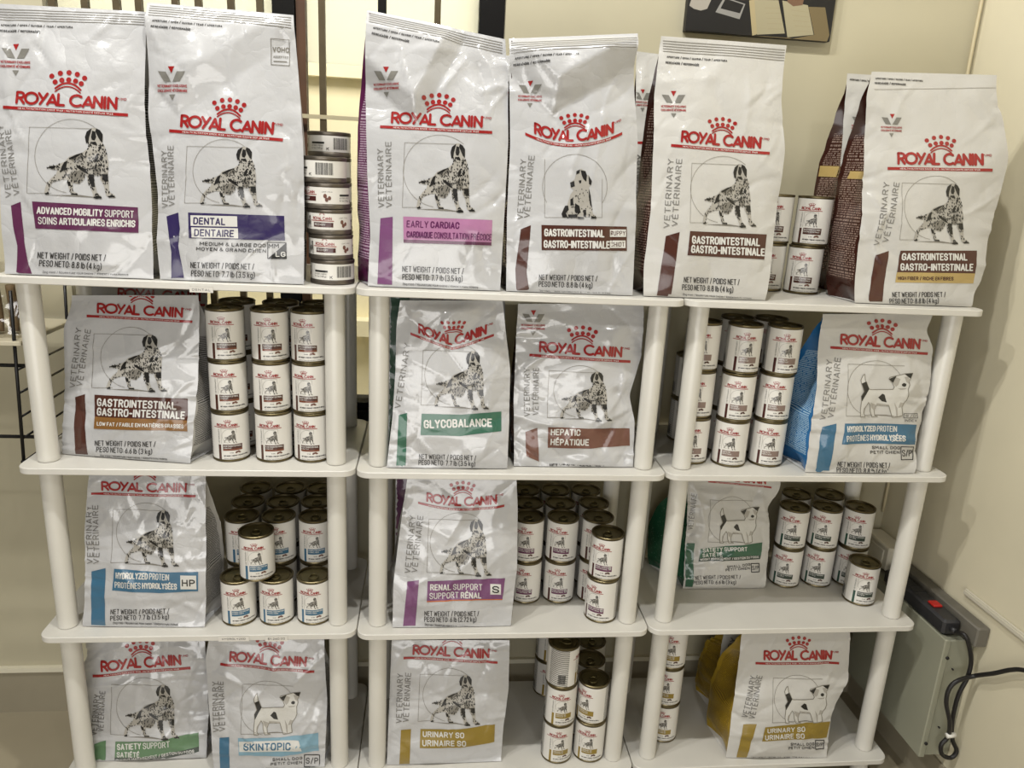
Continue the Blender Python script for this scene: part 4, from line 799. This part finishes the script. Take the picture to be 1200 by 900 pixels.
def can_art(fl):
    st,bn,b2,tx=FLAV[fl]; A=Art()
    A.logo((105,318),(315,318),25,0.0,True,True,'print_red',True)
    for a,b in (((140,345),(300,345)),((140,345),(140,512)),((300,345),(300,395))): A.line('print_line',[a,b],2.2)
    A.line('print_line',arc(225,428,78,78,100,312,16),2.2)
    A.dog('setter',(166,365,308,508),False)
    A.rect(bn,152,522,360,574,2); A.rect(b2,152,573,360,592,2)
    A.text('print_white',tx[0],(160,548),(160+min(190,len(tx[0])*12.5),548),17); A.text('print_white',tx[1],(160,570),(160+min(180,len(tx[1])*11.5),570),14)
    if fl=='renal': A.rect('print_white',322,528,350,568,3); A.text('print_dark','S',(329,562),(343,562),26,4)
    A.rect(st,110,525,134,690,2)
    A.text('print_vert','VETERINARY',(124,512),(124,352),13,2); 
    for k,(x,y,r_) in enumerate(((300,612,17),(318,606,15),(330,616,14),(290,620,10))): A.poly('umber' if fl in('lowfat','gi','hp') else 'brown',arc(x,y,r_,r_*.6,0,360,9)[:-1],2+k%2)
    A.text('print_text','EN / DANS',(222,622),(262,622),9,2)
    A.text('print_text','NET WEIGHT / POIDS NET / PESO NETO 385 g',(160,658),(418,658),15,2); A.text('print_text','Dog food / Nourriture pour chiens / Alimento',(160,684),(400,684),9,2,0)
    return A
def dup(root, name=None):
    r=root.copy(); COL.objects.link(r)
    for ch in root.children:
        c=ch.copy(); COL.objects.link(c); c.parent=r
        for g in ch.children: d=g.copy(); COL.objects.link(d); d.parent=c
    return r
def can_proto(fl):
    r,h=CR,CH
    prof=[(r-.004,.0012),(r-.0015,0),(r,.0012),(r,.0035),(r-.0013,.005),(r-.0013,h-.005),(r,h-.0035),(r,h-.001),(r-.0012,h),(r-.003,h-.0012),(r-.0034,h-.005)]
    o=MB().lathe(prof,40).build('food_can',TIN,angle=50)
    th=lambda x: np.arcsin(np.clip((x-255)/205.0,-.99,.99))*.98
    bc=can_art(fl)
    lab=wrap_label('label',bc,r-.0004,.0052,h-.0052,lambda y:.0055+(690-y)/490.0*(h-.011),th,(66,158),o)
    # barcode bars round on the left side
    rnd=random.Random(3); V=[];F=[]
    a=-1.95
    while a<-1.52:
        w=rnd.choice((.012,.02,.032)); n=len(V); rr=r+.0003
        for q in (a,a+w):
            for z in (.012,.034): V.append((rr*math.sin(q),-rr*math.cos(q),z))
        F.append((n,n+2,n+3,n+1)); a+=w+rnd.choice((.012,.02))
    mesh_obj('barcode',V,F,MATS['print_dark'],lab,smooth=True)
    T=Art(); 
    ld=MB().lathe([(r-.0036,h-.0062),(r-.0036,h-.0046),(r-.0075,h-.0052),(r-.0085,h-.004),(r-.0100,h-.0048),(.008,h-.0048),(.0001,h-.0046)],36).build('lid',LID,o,angle=35)
    pts=[(.0088*math.cos(q),-.006+.0105*math.sin(q),h-.0028) for q in np.linspace(0,2*math.pi,15)[:-1]]
    tb=MB().tube(pts,.0014,6,closed=True).box((-.004,.003,h-.0042),(.004,.010,h-.0026)).lathe([(.0024,h-.0044),(.0026,h-.002),(.0012,h-.0016)],10,(0,.0085,0)).build('pull_tab',LID,ld,angle=40)
    return o
PROTO={}
CAMV=Vector((0.725,-1.3526,0.2098))
def put_can(fl,x,y,z,label,group,off=0.0):
    if fl not in PROTO: PROTO[fl]=o=can_proto(fl)
    else: o=dup(PROTO[fl])
    tc=math.atan2(CAMV.x-x, y-CAMV.y)
    o.location=(x,y,z); o.rotation_euler=(0,0,tc+off)
    tag(o,label,'can',group); return o
rc=random.Random(11)
LEV={1:['only'],2:['lower','upper'],3:['bottom','middle','top']}
def stack(fl,tier,x,y,n,desc,group,offs=0.0,jit=.0008,lift=0):
    for k in range(n):
        o=offs[k] if isinstance(offs,(list,tuple)) else offs
        put_can(fl,x+rc.uniform(-jit,jit),y+rc.uniform(-jit,jit),ZT[tier]+.0004+(k+lift)*(CH+.0002), desc%LEV[n][k], group, o+rc.uniform(-.07,.07))
def base(px,py,tier):
    p=onZ(px,py,ZT[tier]); d=np.array([p[0]-CAM[0],p[1]-CAM[1]]); d/=np.linalg.norm(d); return p[0]+d[0]*CR, p[1]+d[1]*CR
# left unit, second shelf: brown banded tins in threes
g='brown banded tins beside the brown and amber bag'
cols=[base(270.5,544.5,1),base(321.5,543.5,1),base(366.5,543,1)]
yy=sum(c[1] for c in cols)/3; 
for (c,nm,of) in zip(cols,('left','middle','right'),(.0,.02,-.1)):
    stack('lowfat',1,c[0],yy+.006,3,'brown banded tin, %s of '+nm+' front column, left unit second shelf',g,of)
for px,nm in ((277,'left'),(329,'middle'),(374,'right')):
    x=onY(px,350,yy+.078)[0]
    stack('lowfat',1,x,yy+.078,3,'brown banded tin, %s of '+nm+' rear column, left unit second shelf',g)
# left unit, third shelf: blue banded tins
g='blue banded tins with olive green lids'
fr_=[base(279.5,738.5,2),base(323.5,739.5,2),base(368,739,2)]
yy=max(.062,sum(c[1] for c in fr_)/3)
for (c,nm,of) in zip(fr_,('left','middle','right'),(.12,-.08,-.1)):
    stack('hp',2,c[0],yy,1,'blue banded tin, '+nm+' of the low front row, %s one high'.replace('%s ','%s-').replace('%s-','%s ') ,g,of)
put_can('hp',(fr_[0][0]+fr_[1][0])/2+.002,yy+.002,ZT[2]+.0004+CH+.0004,'blue banded tin perched on two others, in front of the olive lidded rows',g,.05)
for r_,(yo,pxs) in enumerate((( .0715,(284,327,370)),(.143,(291,332,372)),(.2145,(300,340,377)))):
    for px,nm in zip(pxs,('left','middle','right')):
        y=yy+yo; x=onY(px,(610,590,575)[r_],y)[0]
        xl_=x=x if nm=='left' else max(x,xl_+.0718)
        stack('hp',2,x,y,2,'blue banded tin, %s of '+nm+' stack, '+('second','third','rearmost')[r_]+' row back, left unit',g,(.1,.05,-.05)[('left','middle','right').index(nm)])
# middle unit, third shelf: purple banded tins
g='purple banded tins beside the purple banded bag'
c=(1.1035,.0555); c2=(1.1045,.0555)
put_can('renal',c[0],c[1],ZT[2]+.0004,'purple banded tin, bottom of the pair standing forward by the post',g,-.32)
put_can('renal',c2[0]+.001,c[1]+.001,ZT[2]+.0006+CH,'purple banded tin, top of the pair standing forward by the post',g,-.1)
y1=.133
for r_ in range(3):
    for px,nm,of in zip(((618,657.5,698),(619,656,695),(615,650,686))[r_],('left','middle','right'),(0,.05,.1)):
        y=y1+.0712*r_; x=onY(px,(640,600,580)[r_],y)[0]
        xl_=x=x if nm=='left' else max(x,xl_+.0718)
        if nm=='right' and r_==2: x=min(x,1.103)
        stack('renal',2,x,y,2,'purple banded tin, %s of '+nm+' stack, '+('front','second','rear')[r_]+' row, middle unit third shelf',g,of)
# right unit, second shelf: taupe banded tins
g='taupe banded tins beside the blue sided bag'
cs=[base(806,546,1),base(852,548.5,1),base(896,548.5,1)]
for c,nm,of in zip(cs,('left','middle','right'),([.15,.12,.1],[.12,.2,.33],[.3,.33,.38])):
    stack('hepatic',1,c[0]+(.002 if nm=='left' else 0),c[1]+(.009 if nm=='left' else .005),3,'taupe banded tin, %s of '+nm+' front column, right unit second shelf',g,of,.002)
for px,py,nm,n in ((864,380,'middle',3),(899,380,'right',3)):
    x=onY(864,py,cs[1][1]+.08)[0]+(.0715 if nm=='right' else 0); stack('hepatic',1,x,cs[1][1]+.08,n,'taupe banded tin, %s of '+nm+' rear column, right unit second shelf',g,.3)
x,y=base(799,519,1); stack('hepatic',1,x,y,2,'taupe banded tin, %s of the shaded pair at the back left of right unit',g,.5)
# right unit, third shelf: dark green banded tins
g='dark green banded tins'
c=base(1003.5,709.5,2); put_can('satiety',c[0],c[1],ZT[2]+.0004,'dark green banded tin standing alone in front of its block',g,.42)
cs=[base(916,688,2),base(953.5,688,2),base(989,686,2)]
yy=cs[1][1]
for c,nm,of in zip(cs,('left','middle','right'),(.1,.08,.12)): stack('satiety',2,c[0],yy,2,'dark green banded tin, %s of the '+nm+' stack in the front row',g,of)
for px,nm in ((935,'left'),(973,'right')):
    x=onY(px,575,yy+.0715)[0]; stack('satiety',2,x,yy+.0715,2,'dark green banded tin, %s of the '+nm+' stack in the back row',g,.1)
# bottom shelves: gold banded tins
g='gold banded tins on the bottom shelves'
x,y=base(773,870,3); stack('urinary',3,x,y,3,'gold banded tin, %s of the lone column behind the front left post of right unit',g,.1)
x,y=base(650.5,897.5,3); stack('urinary',3,x,y+.004,3,'gold banded tin, %s of the front left column, middle unit bottom shelf',g,[.25,.28,1.75],.002)
x2,y2=base(689.5,896,3); stack('urinary',3,x2-.003,y2+.006,2,'gold banded tin, %s of the front right pair, middle unit bottom shelf',g,[.12,-.38])
for r_ in (1,2):
    yb=y2+.004+.0712*r_; xb=onY((691,692)[r_-1],(780,765)[r_-1],yb)[0]; stack('urinary',3,xb,yb,2,'gold banded tin, %s of the right pair, '+('second','third')[r_-1]+' row, middle unit bottom shelf',g,.2)
x,y=base(641,816,3); y=min(y,.272); x=onY(641,800,y)[0]; stack('urinary',3,x,y,3,'gold banded tin, %s of the rear left column, middle unit bottom shelf',g,.4)
# top of the right unit: brown banded tins
g='brown banded tins on the top shelf'
x,y=base(936.5,347,0); y=.155; x=onY(937,345,y)[0]
xr=onY(946,290,y)[0]
put_can('gi',x,y,.0004,'brown banded tin, bottom right of the four on the top shelf',g,.05); put_can('gi',x+.004,y,.0006+CH,'brown banded tin, top right of the four on the top shelf',g,.05)
put_can('gi',x-.066,y+.03,.0004,'brown banded tin, bottom left of the four on the top shelf',g,.1); put_can('gi',x-.064,y+.03,.0006+CH,'brown banded tin, top left of the four on the top shelf',g,.1)
# flat tins on the left unit
FR_,FH=.0392,.0437
def flat_proto():
    r,h=FR_,FH
    o=MB().lathe([(r-.004,.001),(r-.0015,0),(r,.0012),(r,.0075),(r-.0015,.009),(r-.0015,h-.0075),(r,h-.006),(r,h-.0012),(r-.0015,h),(r-.0035,h-.0015),(r-.004,h-.004)],40).build('flat_tin',DARKTIN,angle=50)
    A=Art(); D=lambda d: d*4.0              # 4 units to a degree, y 0 (top) to 100
    A.logo((D(-32),38),(D(18),38),15,0,True,True,'print_red',True); A.rect('maroon',D(-30),56,D(22),84,2); A.text('print_white','RECOVERY',(D(-27),76),(D(2),76),14)
    A.dog('setter',(D(-62),16,D(-38),92),False)
    for k,(x,y,q) in enumerate(((46,52,19),(50,74,18),(57,64,17))): A.poly('umber',arc(D(x),y,q,q*.75,0,360,10)[:-1],2+k%2)
    A.text('print_text','LOAF / PAIN',(D(38),30),(D(64),30),7,2)
    A.rect('print_dark',D(84),40,D(122),52,2); A.text('print_text','NET WEIGHT / POIDS NET',(D(84),68),(D(120),68),9,2,0); A.text('print_text','5.1 oz (145 g)',(D(84),84),(D(118),84),10,2,1)
    A.text('print_dark','K',(D(128),92),(D(134),92),20,2)
    rnd=random.Random(8); x=D(146)
    while x<D(190):
        w=rnd.choice((2,4,6,7)); A.rect('print_dark',x,12,x+w,84,2); x+=w+rnd.choice((3,4,6))
    wrap_label('label',A,r-.0006,.0088,h-.0072,lambda y:.0088+(100-y)/100.0*(h-.016),lambda x: np.radians(x/4.0),(200,201),o)
    ld=MB().lathe([(r-.0042,h-.0052),(r-.0042,h-.004),(r-.008,h-.0046),(r-.009,h-.0036),(.0001,h-.004)],36).build('lid',DARKTIN,o,angle=35)
    pts=[(.0095*math.cos(q),-.008+.012*math.sin(q),h-.0024) for q in np.linspace(0,2*math.pi,15)[:-1]]
    MB().tube(pts,.0014,6,closed=True).box((-.004,.003,h-.0036),(.004,.010,h-.002)).build('pull_tab',DARKTIN,ld,angle=40)
    return o
FP=flat_proto(); first=True; g='flat tins in two towers'
POSN=('bottom','second from bottom','third from bottom','fourth from bottom','fifth from bottom','top')
for tower,(ybase,n,th) in enumerate(((.06,5,(135,10,12,52,168)),(.143,6,(100,140,60,0,150,135)))):
    for k in range(n):
        o=FP if first else dup(FP); first=False
        px=((390,388,386,384,380)[k] if tower==0 else 390-.8*k); x=onY(px,330-28*k,ybase)[0]
        o.location=(x,ybase+rc.uniform(-.001,.001),.0004+k*(FH+.0002)); tc=math.atan2(CAMV.x-x,ybase-CAMV.y); o.rotation_euler=(0,0,tc-math.radians(th[k]))
        nm=POSN[k] if k<n-1 else 'top'
        tag(o,'flat tin, %s of the %s tower beside the violet banded bag'%(nm,('front','taller rear')[tower]),'tin',g)
# ------------------------------------------------------------------ small things
TAGP=mat('price_paper',srgb(212,208,200),.5)
def price_tag(tier,x0,x1,ptop,pbot,txt,label):
    a=onY(x0,ptop,-.0035); b=onY(x1,pbot,-.0035); yf=-.0045
    o=MB().box((0,0,-(a[2]-b[2])),(b[0]-a[0],.0008,0)).build('price_tag',TAGP,None,(a[0],yf,a[2]),smooth=False)
    w=b[0]-a[0]; h=a[2]-b[2]; A=Art(); A.text('x',txt,(.12*w/h,.68),(.88*w/h,.68),.40,2,0)
    vs=[];fs=[]
    for _,_,T in A.t:
        for t in T:
            n=len(vs)
            for q in t: vs.append((q[0]*h,-.0003,-q[1]*h))
            fs.append((n,n+1,n+2))
    mesh_obj('printed_text',vs,fs,MATS['print_dark'],o,smooth=False)
    tag(o,label,'price tag')
price_tag(0,222,250,336,343.2,'DENTAL','small white paper tag stuck on the edge of the left top shelf')
price_tag(2,256,292,746,751,'HYDROLYZED','small worn price tag under the left blue banded tin')
price_tag(2,311,337,745.5,751,'$1,260.00','small price tag showing an amount, under the middle blue banded tin')
# picture
pl=onY(803,36,.325); pr_=onY(973,47,.325)
pw=pr_[0]-pl[0]; z0=min(pl[2],pr_[2])
pic=MB().box((0,0,0),(pw,.018,.34),0,.001).build('wall_picture',mat('canvas_edge',srgb(20,18,17),.5),None,(pl[0],.326,z0),smooth=False)
tag(pic,'dark canvas picture of an open book, hanging on the back wall','picture')
A=Art(); q=lambda x,y:((x-125)/(1075-125), (y-205)/900.0)   # zoomed picture -> fraction of the width
for col,pts,l in (('pc_black',[(125,207),(125,-600),(1078,-600),(1055,250),(560,215),(480,222)],1),('pc_white',[(160,-20),(135,80),(165,95),(210,102),(250,90),(270,40),(280,-60),(170,-60)],2),('pc_skin',[(370,-60),(375,20),(480,28),(500,-60)],2),
  ('pc_grey',[(350,20),(490,48),(465,132),(305,104)],2),('pc_black',[(360,28),(480,52),(462,100),(335,82)],3),('pc_edge',[(512,28),(545,20),(590,205),(560,218)],2),('pc_page',[(545,20),(700,14),(770,190),(590,208)],3),('pc_page',[(725,14),(895,28),(960,185),(790,210)],3),
  ('pc_tan',[(900,36),(1010,32),(1065,180),(1055,225),(820,232),(965,185)],2),('pc_tan',[(560,214),(800,212),(830,236),(640,232)],2),('pc_skin',[(740,-60),(760,20),(800,40),(860,30),(870,-60)],4),('pc_blue',[(620,-60),(620,8),(690,12),(700,-60)],2),('pc_white',[(655,-40),(668,10),(680,-40)],3)):
    A.poly(col,[q(*p) for p in pts],l)
for k in range(5):
    A.line('pc_ink',[q(620+k*9,60+k*28),q(715+k*9,55+k*28)],.0016,4); A.line('pc_ink',[q(790+k*12,60+k*28),q(900+k*11,66+k*26)],.0016,4)
for n_,c_ in dict(pc_black=(16,14,15),pc_white=(160,154,144),pc_skin=(112,84,64),pc_grey=(140,138,134),pc_edge=(170,156,120),pc_page=(160,152,124),pc_tan=(112,98,68),pc_blue=(34,34,60),pc_ink=(150,138,108)).items(): mat(n_,srgb(*c_),.5)
vs=[];fs=[];mi=[];mts=[]
for col,lay,T in A.t:
    if MATS[col] not in mts: mts.append(MATS[col])
    for t in T:
        pts=[(min(max(a[0],.0),1.0)*pw,-.0004-.0001*lay,min(max(-a[1]*pw+.004,0),.339)) for a in t]; n=len(vs); vs+=pts; fs.append((n,n+1,n+2)); mi.append(mts.index(MATS[col]))
mesh_obj('printed_image',vs,fs,mts,pic,midx=mi,smooth=False)
# electrical box on the right wall
STEEL=mat('painted_steel',srgb(150,150,132),.42,.1,bump=.05,bscale=30,var=.06,vscale=5); SCREW=mat('screw_dark',srgb(36,34,32),.5,.4)
bx0,by0,by1,bz0,bz1=1.832,-.046,.268,-1.0,-.70
eb=empty('electrical_box',(WALLX,by0,bz0)); tag(eb,'grey painted steel electrical box mounted low on the right wall','electrical box')
rel=lambda x,y,z:(x-WALLX,y-by0,z-bz0)
MB().box(rel(bx0+.014,by0+.003,bz0+.003),rel(WALLX-.001,by1-.003,bz1-.003),0,.002).build('box_body',STEEL,eb,angle=30)
MB().box(rel(bx0,by0,bz0),rel(bx0+.014,by1,bz1),0,.002).build('cover_panel',STEEL,eb,angle=30)
for px_,py_ in ((1109,770),(1084,870),(1116,784),(1110,811),(1100,852)):
    p_=onY(px_,py_,by0+.002); r_=.0035 if py_ in (770,870) else .0018
    MB().tube([(0,0,0),(0,-.004,0)],r_,10).build('screw',SCREW,eb,rel(p_[0],by0+.0028 if r_<.003 else by0+.0005,p_[2]))
bt=MB().box((WALLX-.030,-.075,bz1+.0005),(WALLX-.001,.214,bz1+.046),0,.003).build('wall_batten',mat('grey_batten',srgb(104,100,90),.6,var=.2,vscale=20),angle=30)
tag(bt,'rough grey batten on the right wall behind the black power strip','batten')
ps=empty('power_strip',(1.853,-.03,bz1)); tag(ps,'black power strip with a red switch lying on the electrical box','power strip')
BLK=mat('black_plastic',srgb(40,40,42),.4)
MB().box((-.020,0,.0008),(.0205,.225,.036),0,.005).build('strip_body',BLK,ps,angle=30)
for k in range(5):
    y=.09+k*.026; m=MB().box((-.014,y,.0358),(.0145,y+.020,.0372),0,.0008)
    m.build('outlet',mat('outlet_face',srgb(30,30,32),.5),ps,angle=30)
MB().box((-.010,.052,.0358),(.011,.075,.041),0,.0015).build('switch',mat('switch_red',srgb(170,30,24),.35),ps,angle=30)
MB().tube([(0,-.012,.018),(0,.004,.018)],.006,12).build('cord_boot',BLK,ps)
pts=[(1.853,-.0435,bz1+.018)]
for px_,py_ in ((1132,746),(1138,772),(1134,793),(1123,815),(1116,845),(1116,866)): pts.append(tuple(onY(px_,py_,-.068)))
for px_,py_ in ((1121,880),(1114,888),(1104,884),(1103,873),(1111,863)): pts.append(tuple(onY(px_,py_,-.07)))
for px_,py_ in ((1113,846),(1109,825),(1112,808),(1122,798)): pts.append(tuple(onY(px_,py_,-.082)))
for px_,py_ in ((1143,792),(1165,789),(1185,785),(1203,786)): 
    p_=onX(px_,py_,WALLX-.016); pts.append(tuple(p_))
p_=onX(1260,800,WALLX-.016); pts.append(tuple(p_))
cb=MB().tube(smooth_path(pts,7),.0046,10).build('power_cable',mat('black_rubber',srgb(24,22,22),.45)); tag(cb,'black power cord looped and tied, hanging from the power strip','cable')
ct=onY(1114,862,-.074); MB().tube([(ct[0]-.010,ct[1],ct[2]),(ct[0]+.010,ct[1],ct[2]+.002)],.0058,8).build('cable_tie',mat('white_tie',srgb(220,218,210),.4),cb)
jb=MB().box((WALLX-.05,.222,-.69),(WALLX-.001,.335,-.628),0,.004).build('junction_box',mat('white_plastic',srgb(214,208,190),.4),angle=30); tag(jb,'white plastic junction box on the right wall behind the right shelving unit','junction box')
MB().box((WALLX-.053,.240,-.678),(WALLX-.0495,.318,-.640),0,.001).build('cover_plate',MATS['white_plastic'],jb,angle=30)
pa=onX(1133,693,WALLX); pb=onX(1200,739,WALLX)
ch=MB(); 
for dz,w_,t_ in ((0,.016,.006),(0,.009,.009)):
    ch.box((WALLX-t_,-.75,pa[2]-w_/2),(WALLX-.0005,pa[1],pa[2]+w_/2),0,.0012)
cc=ch.build('cable_channel',mat('channel_plastic',srgb(196,190,172),.45),angle=30); tag(cc,'narrow plastic cable channel running along the right wall','cable channel')
pc=[]
for z in np.linspace(1.3,-.58,14): pc.append((WALLX-.012+.003*math.sin(z*9),WALLY-.010+.002*math.cos(z*7),z))
cw=MB().tube(smooth_path(pc,4),.0035,8).build('corner_cable',mat('cable_cream',srgb(196,184,150),.5)); tag(cw,'thin cream cable running down the corner of the two walls','cable')
# wire rack at the left with a plank and a clear bag of sticks
WIRE=mat('black_wire',srgb(20,19,19),.4,.3)
fu=onY(20,404,.1); fb=onY(28,541,.1)
rk=empty('wire_rack',(fb[0],.1,fb[2])); tag(rk,'black wire rack standing to the left of the shelving units','rack')
R_=lambda x,y,z:(x-fb[0],y-.1,z-fb[2])
MB().tube([R_(fu[0],.1,fu[2]+.1),R_(fb[0],.1,fb[2])],.0032,8).lathe([(.0045,-.003),(.0052,0),(.0045,.003)],10).build('upright',WIRE,rk)
MB().tube([R_(fu[0],.31,fu[2]+.1),R_(fb[0],.31,fb[2])],.0032,8).build('upright',WIRE,rk)
for py_ in (432,459,487,513,541):
    t_=(py_-404)/(541-404); p_=fu*(1-t_)+fb*t_
    MB().tube([R_(p_[0],.1,p_[2]),R_(p_[0],.318,p_[2])],.0022,8).build('rung',WIRE,rk)
for py_ in (430,514):
    t_=(py_-404)/(541-404); p_=fu*(1-t_)+fb*t_
    MB().tube([R_(p_[0]+.018,.115,p_[2]),R_(p_[0]-.6,.115,p_[2]+.002)],.0036,8).build('cross_bar',WIRE,rk)
pz=onY(10,399,.1)[2]
MB().box(R_(-.55,.09,pz-.008),R_(fu[0]+.012,.31,pz),0,.001).build('rack_shelf',mat('rack_plank',srgb(196,188,164),.5),rk,angle=30)
STK=mat('chew_brown',srgb(126,104,74),.6,bump=.5,bscale=50,var=.25,vscale=30)
for k,(x,ln,tilt) in enumerate(((-.108,.085,-.02),(-.084,.092,.02),(-.060,.088,.03),(-.036,.08,-.02))):
    s_=MB().tube(smooth_path([(0,0,0),(tilt*.02,.004,ln*.4),(tilt*.05,0,ln)],5),[.0082]*11,9).build('chew_stick',STK,None,(x,.15+.006*k,pz+.0045)); tag(s_,('leftmost','second','third','rightmost')[k]+' brown chew stick in the clear bag on the wire rack','chew stick','chew sticks in the clear bag')
cl=bpy.data.materials.new('clear_film'); cl.use_nodes=True; nt=cl.node_tree; nt.nodes.remove(nt.nodes['Principled BSDF'])
tr=nt.nodes.new('ShaderNodeBsdfTransparent'); tr.inputs[0].default_value=(.93,.92,.9,1); gs=nt.nodes.new('ShaderNodeBsdfGlossy'); gs.inputs['Roughness'].default_value=.12
mxs=nt.nodes.new('ShaderNodeMixShader'); mxs.inputs[0].default_value=.14; nt.links.new(tr.outputs[0],mxs.inputs[1]); nt.links.new(gs.outputs[0],mxs.inputs[2]); nt.links.new(mxs.outputs[0],nt.nodes['Material Output'].inputs['Surface'])
vs=[];fs=[];nu,nv_=36,22
for j in range(nv_+1):
    t_=j/nv_
    for i in range(nu):
        a=2*math.pi*i/nu; w_=.056*(1-.25*t_**3)+.012*vnoise(np.array([i*.8]),np.array([t_*9]),4)[0]; d_=.038*(1-.9*t_**2)+.010*vnoise(np.array([i*.9]),np.array([t_*8]),5)[0]
        sg=lambda v:math.copysign(abs(v)**.7,v)
        vs.append((w_*sg(math.cos(a))+.016*t_*t_, d_*sg(math.sin(a)), .135*t_))
for j in range(nv_):
    for i in range(nu): fs.append((j*nu+i,j*nu+(i+1)%nu,j*nu+nu+(i+1)%nu,j*nu+nu+i))
fs.append(tuple(range(nu-1,-1,-1)))
tb=mesh_obj('treat_bag',vs,fs,cl,None,(-.072,.158,pz+.0008)); tag(tb,'clear crinkled plastic bag of brown sticks on the wire rack','treat bag')
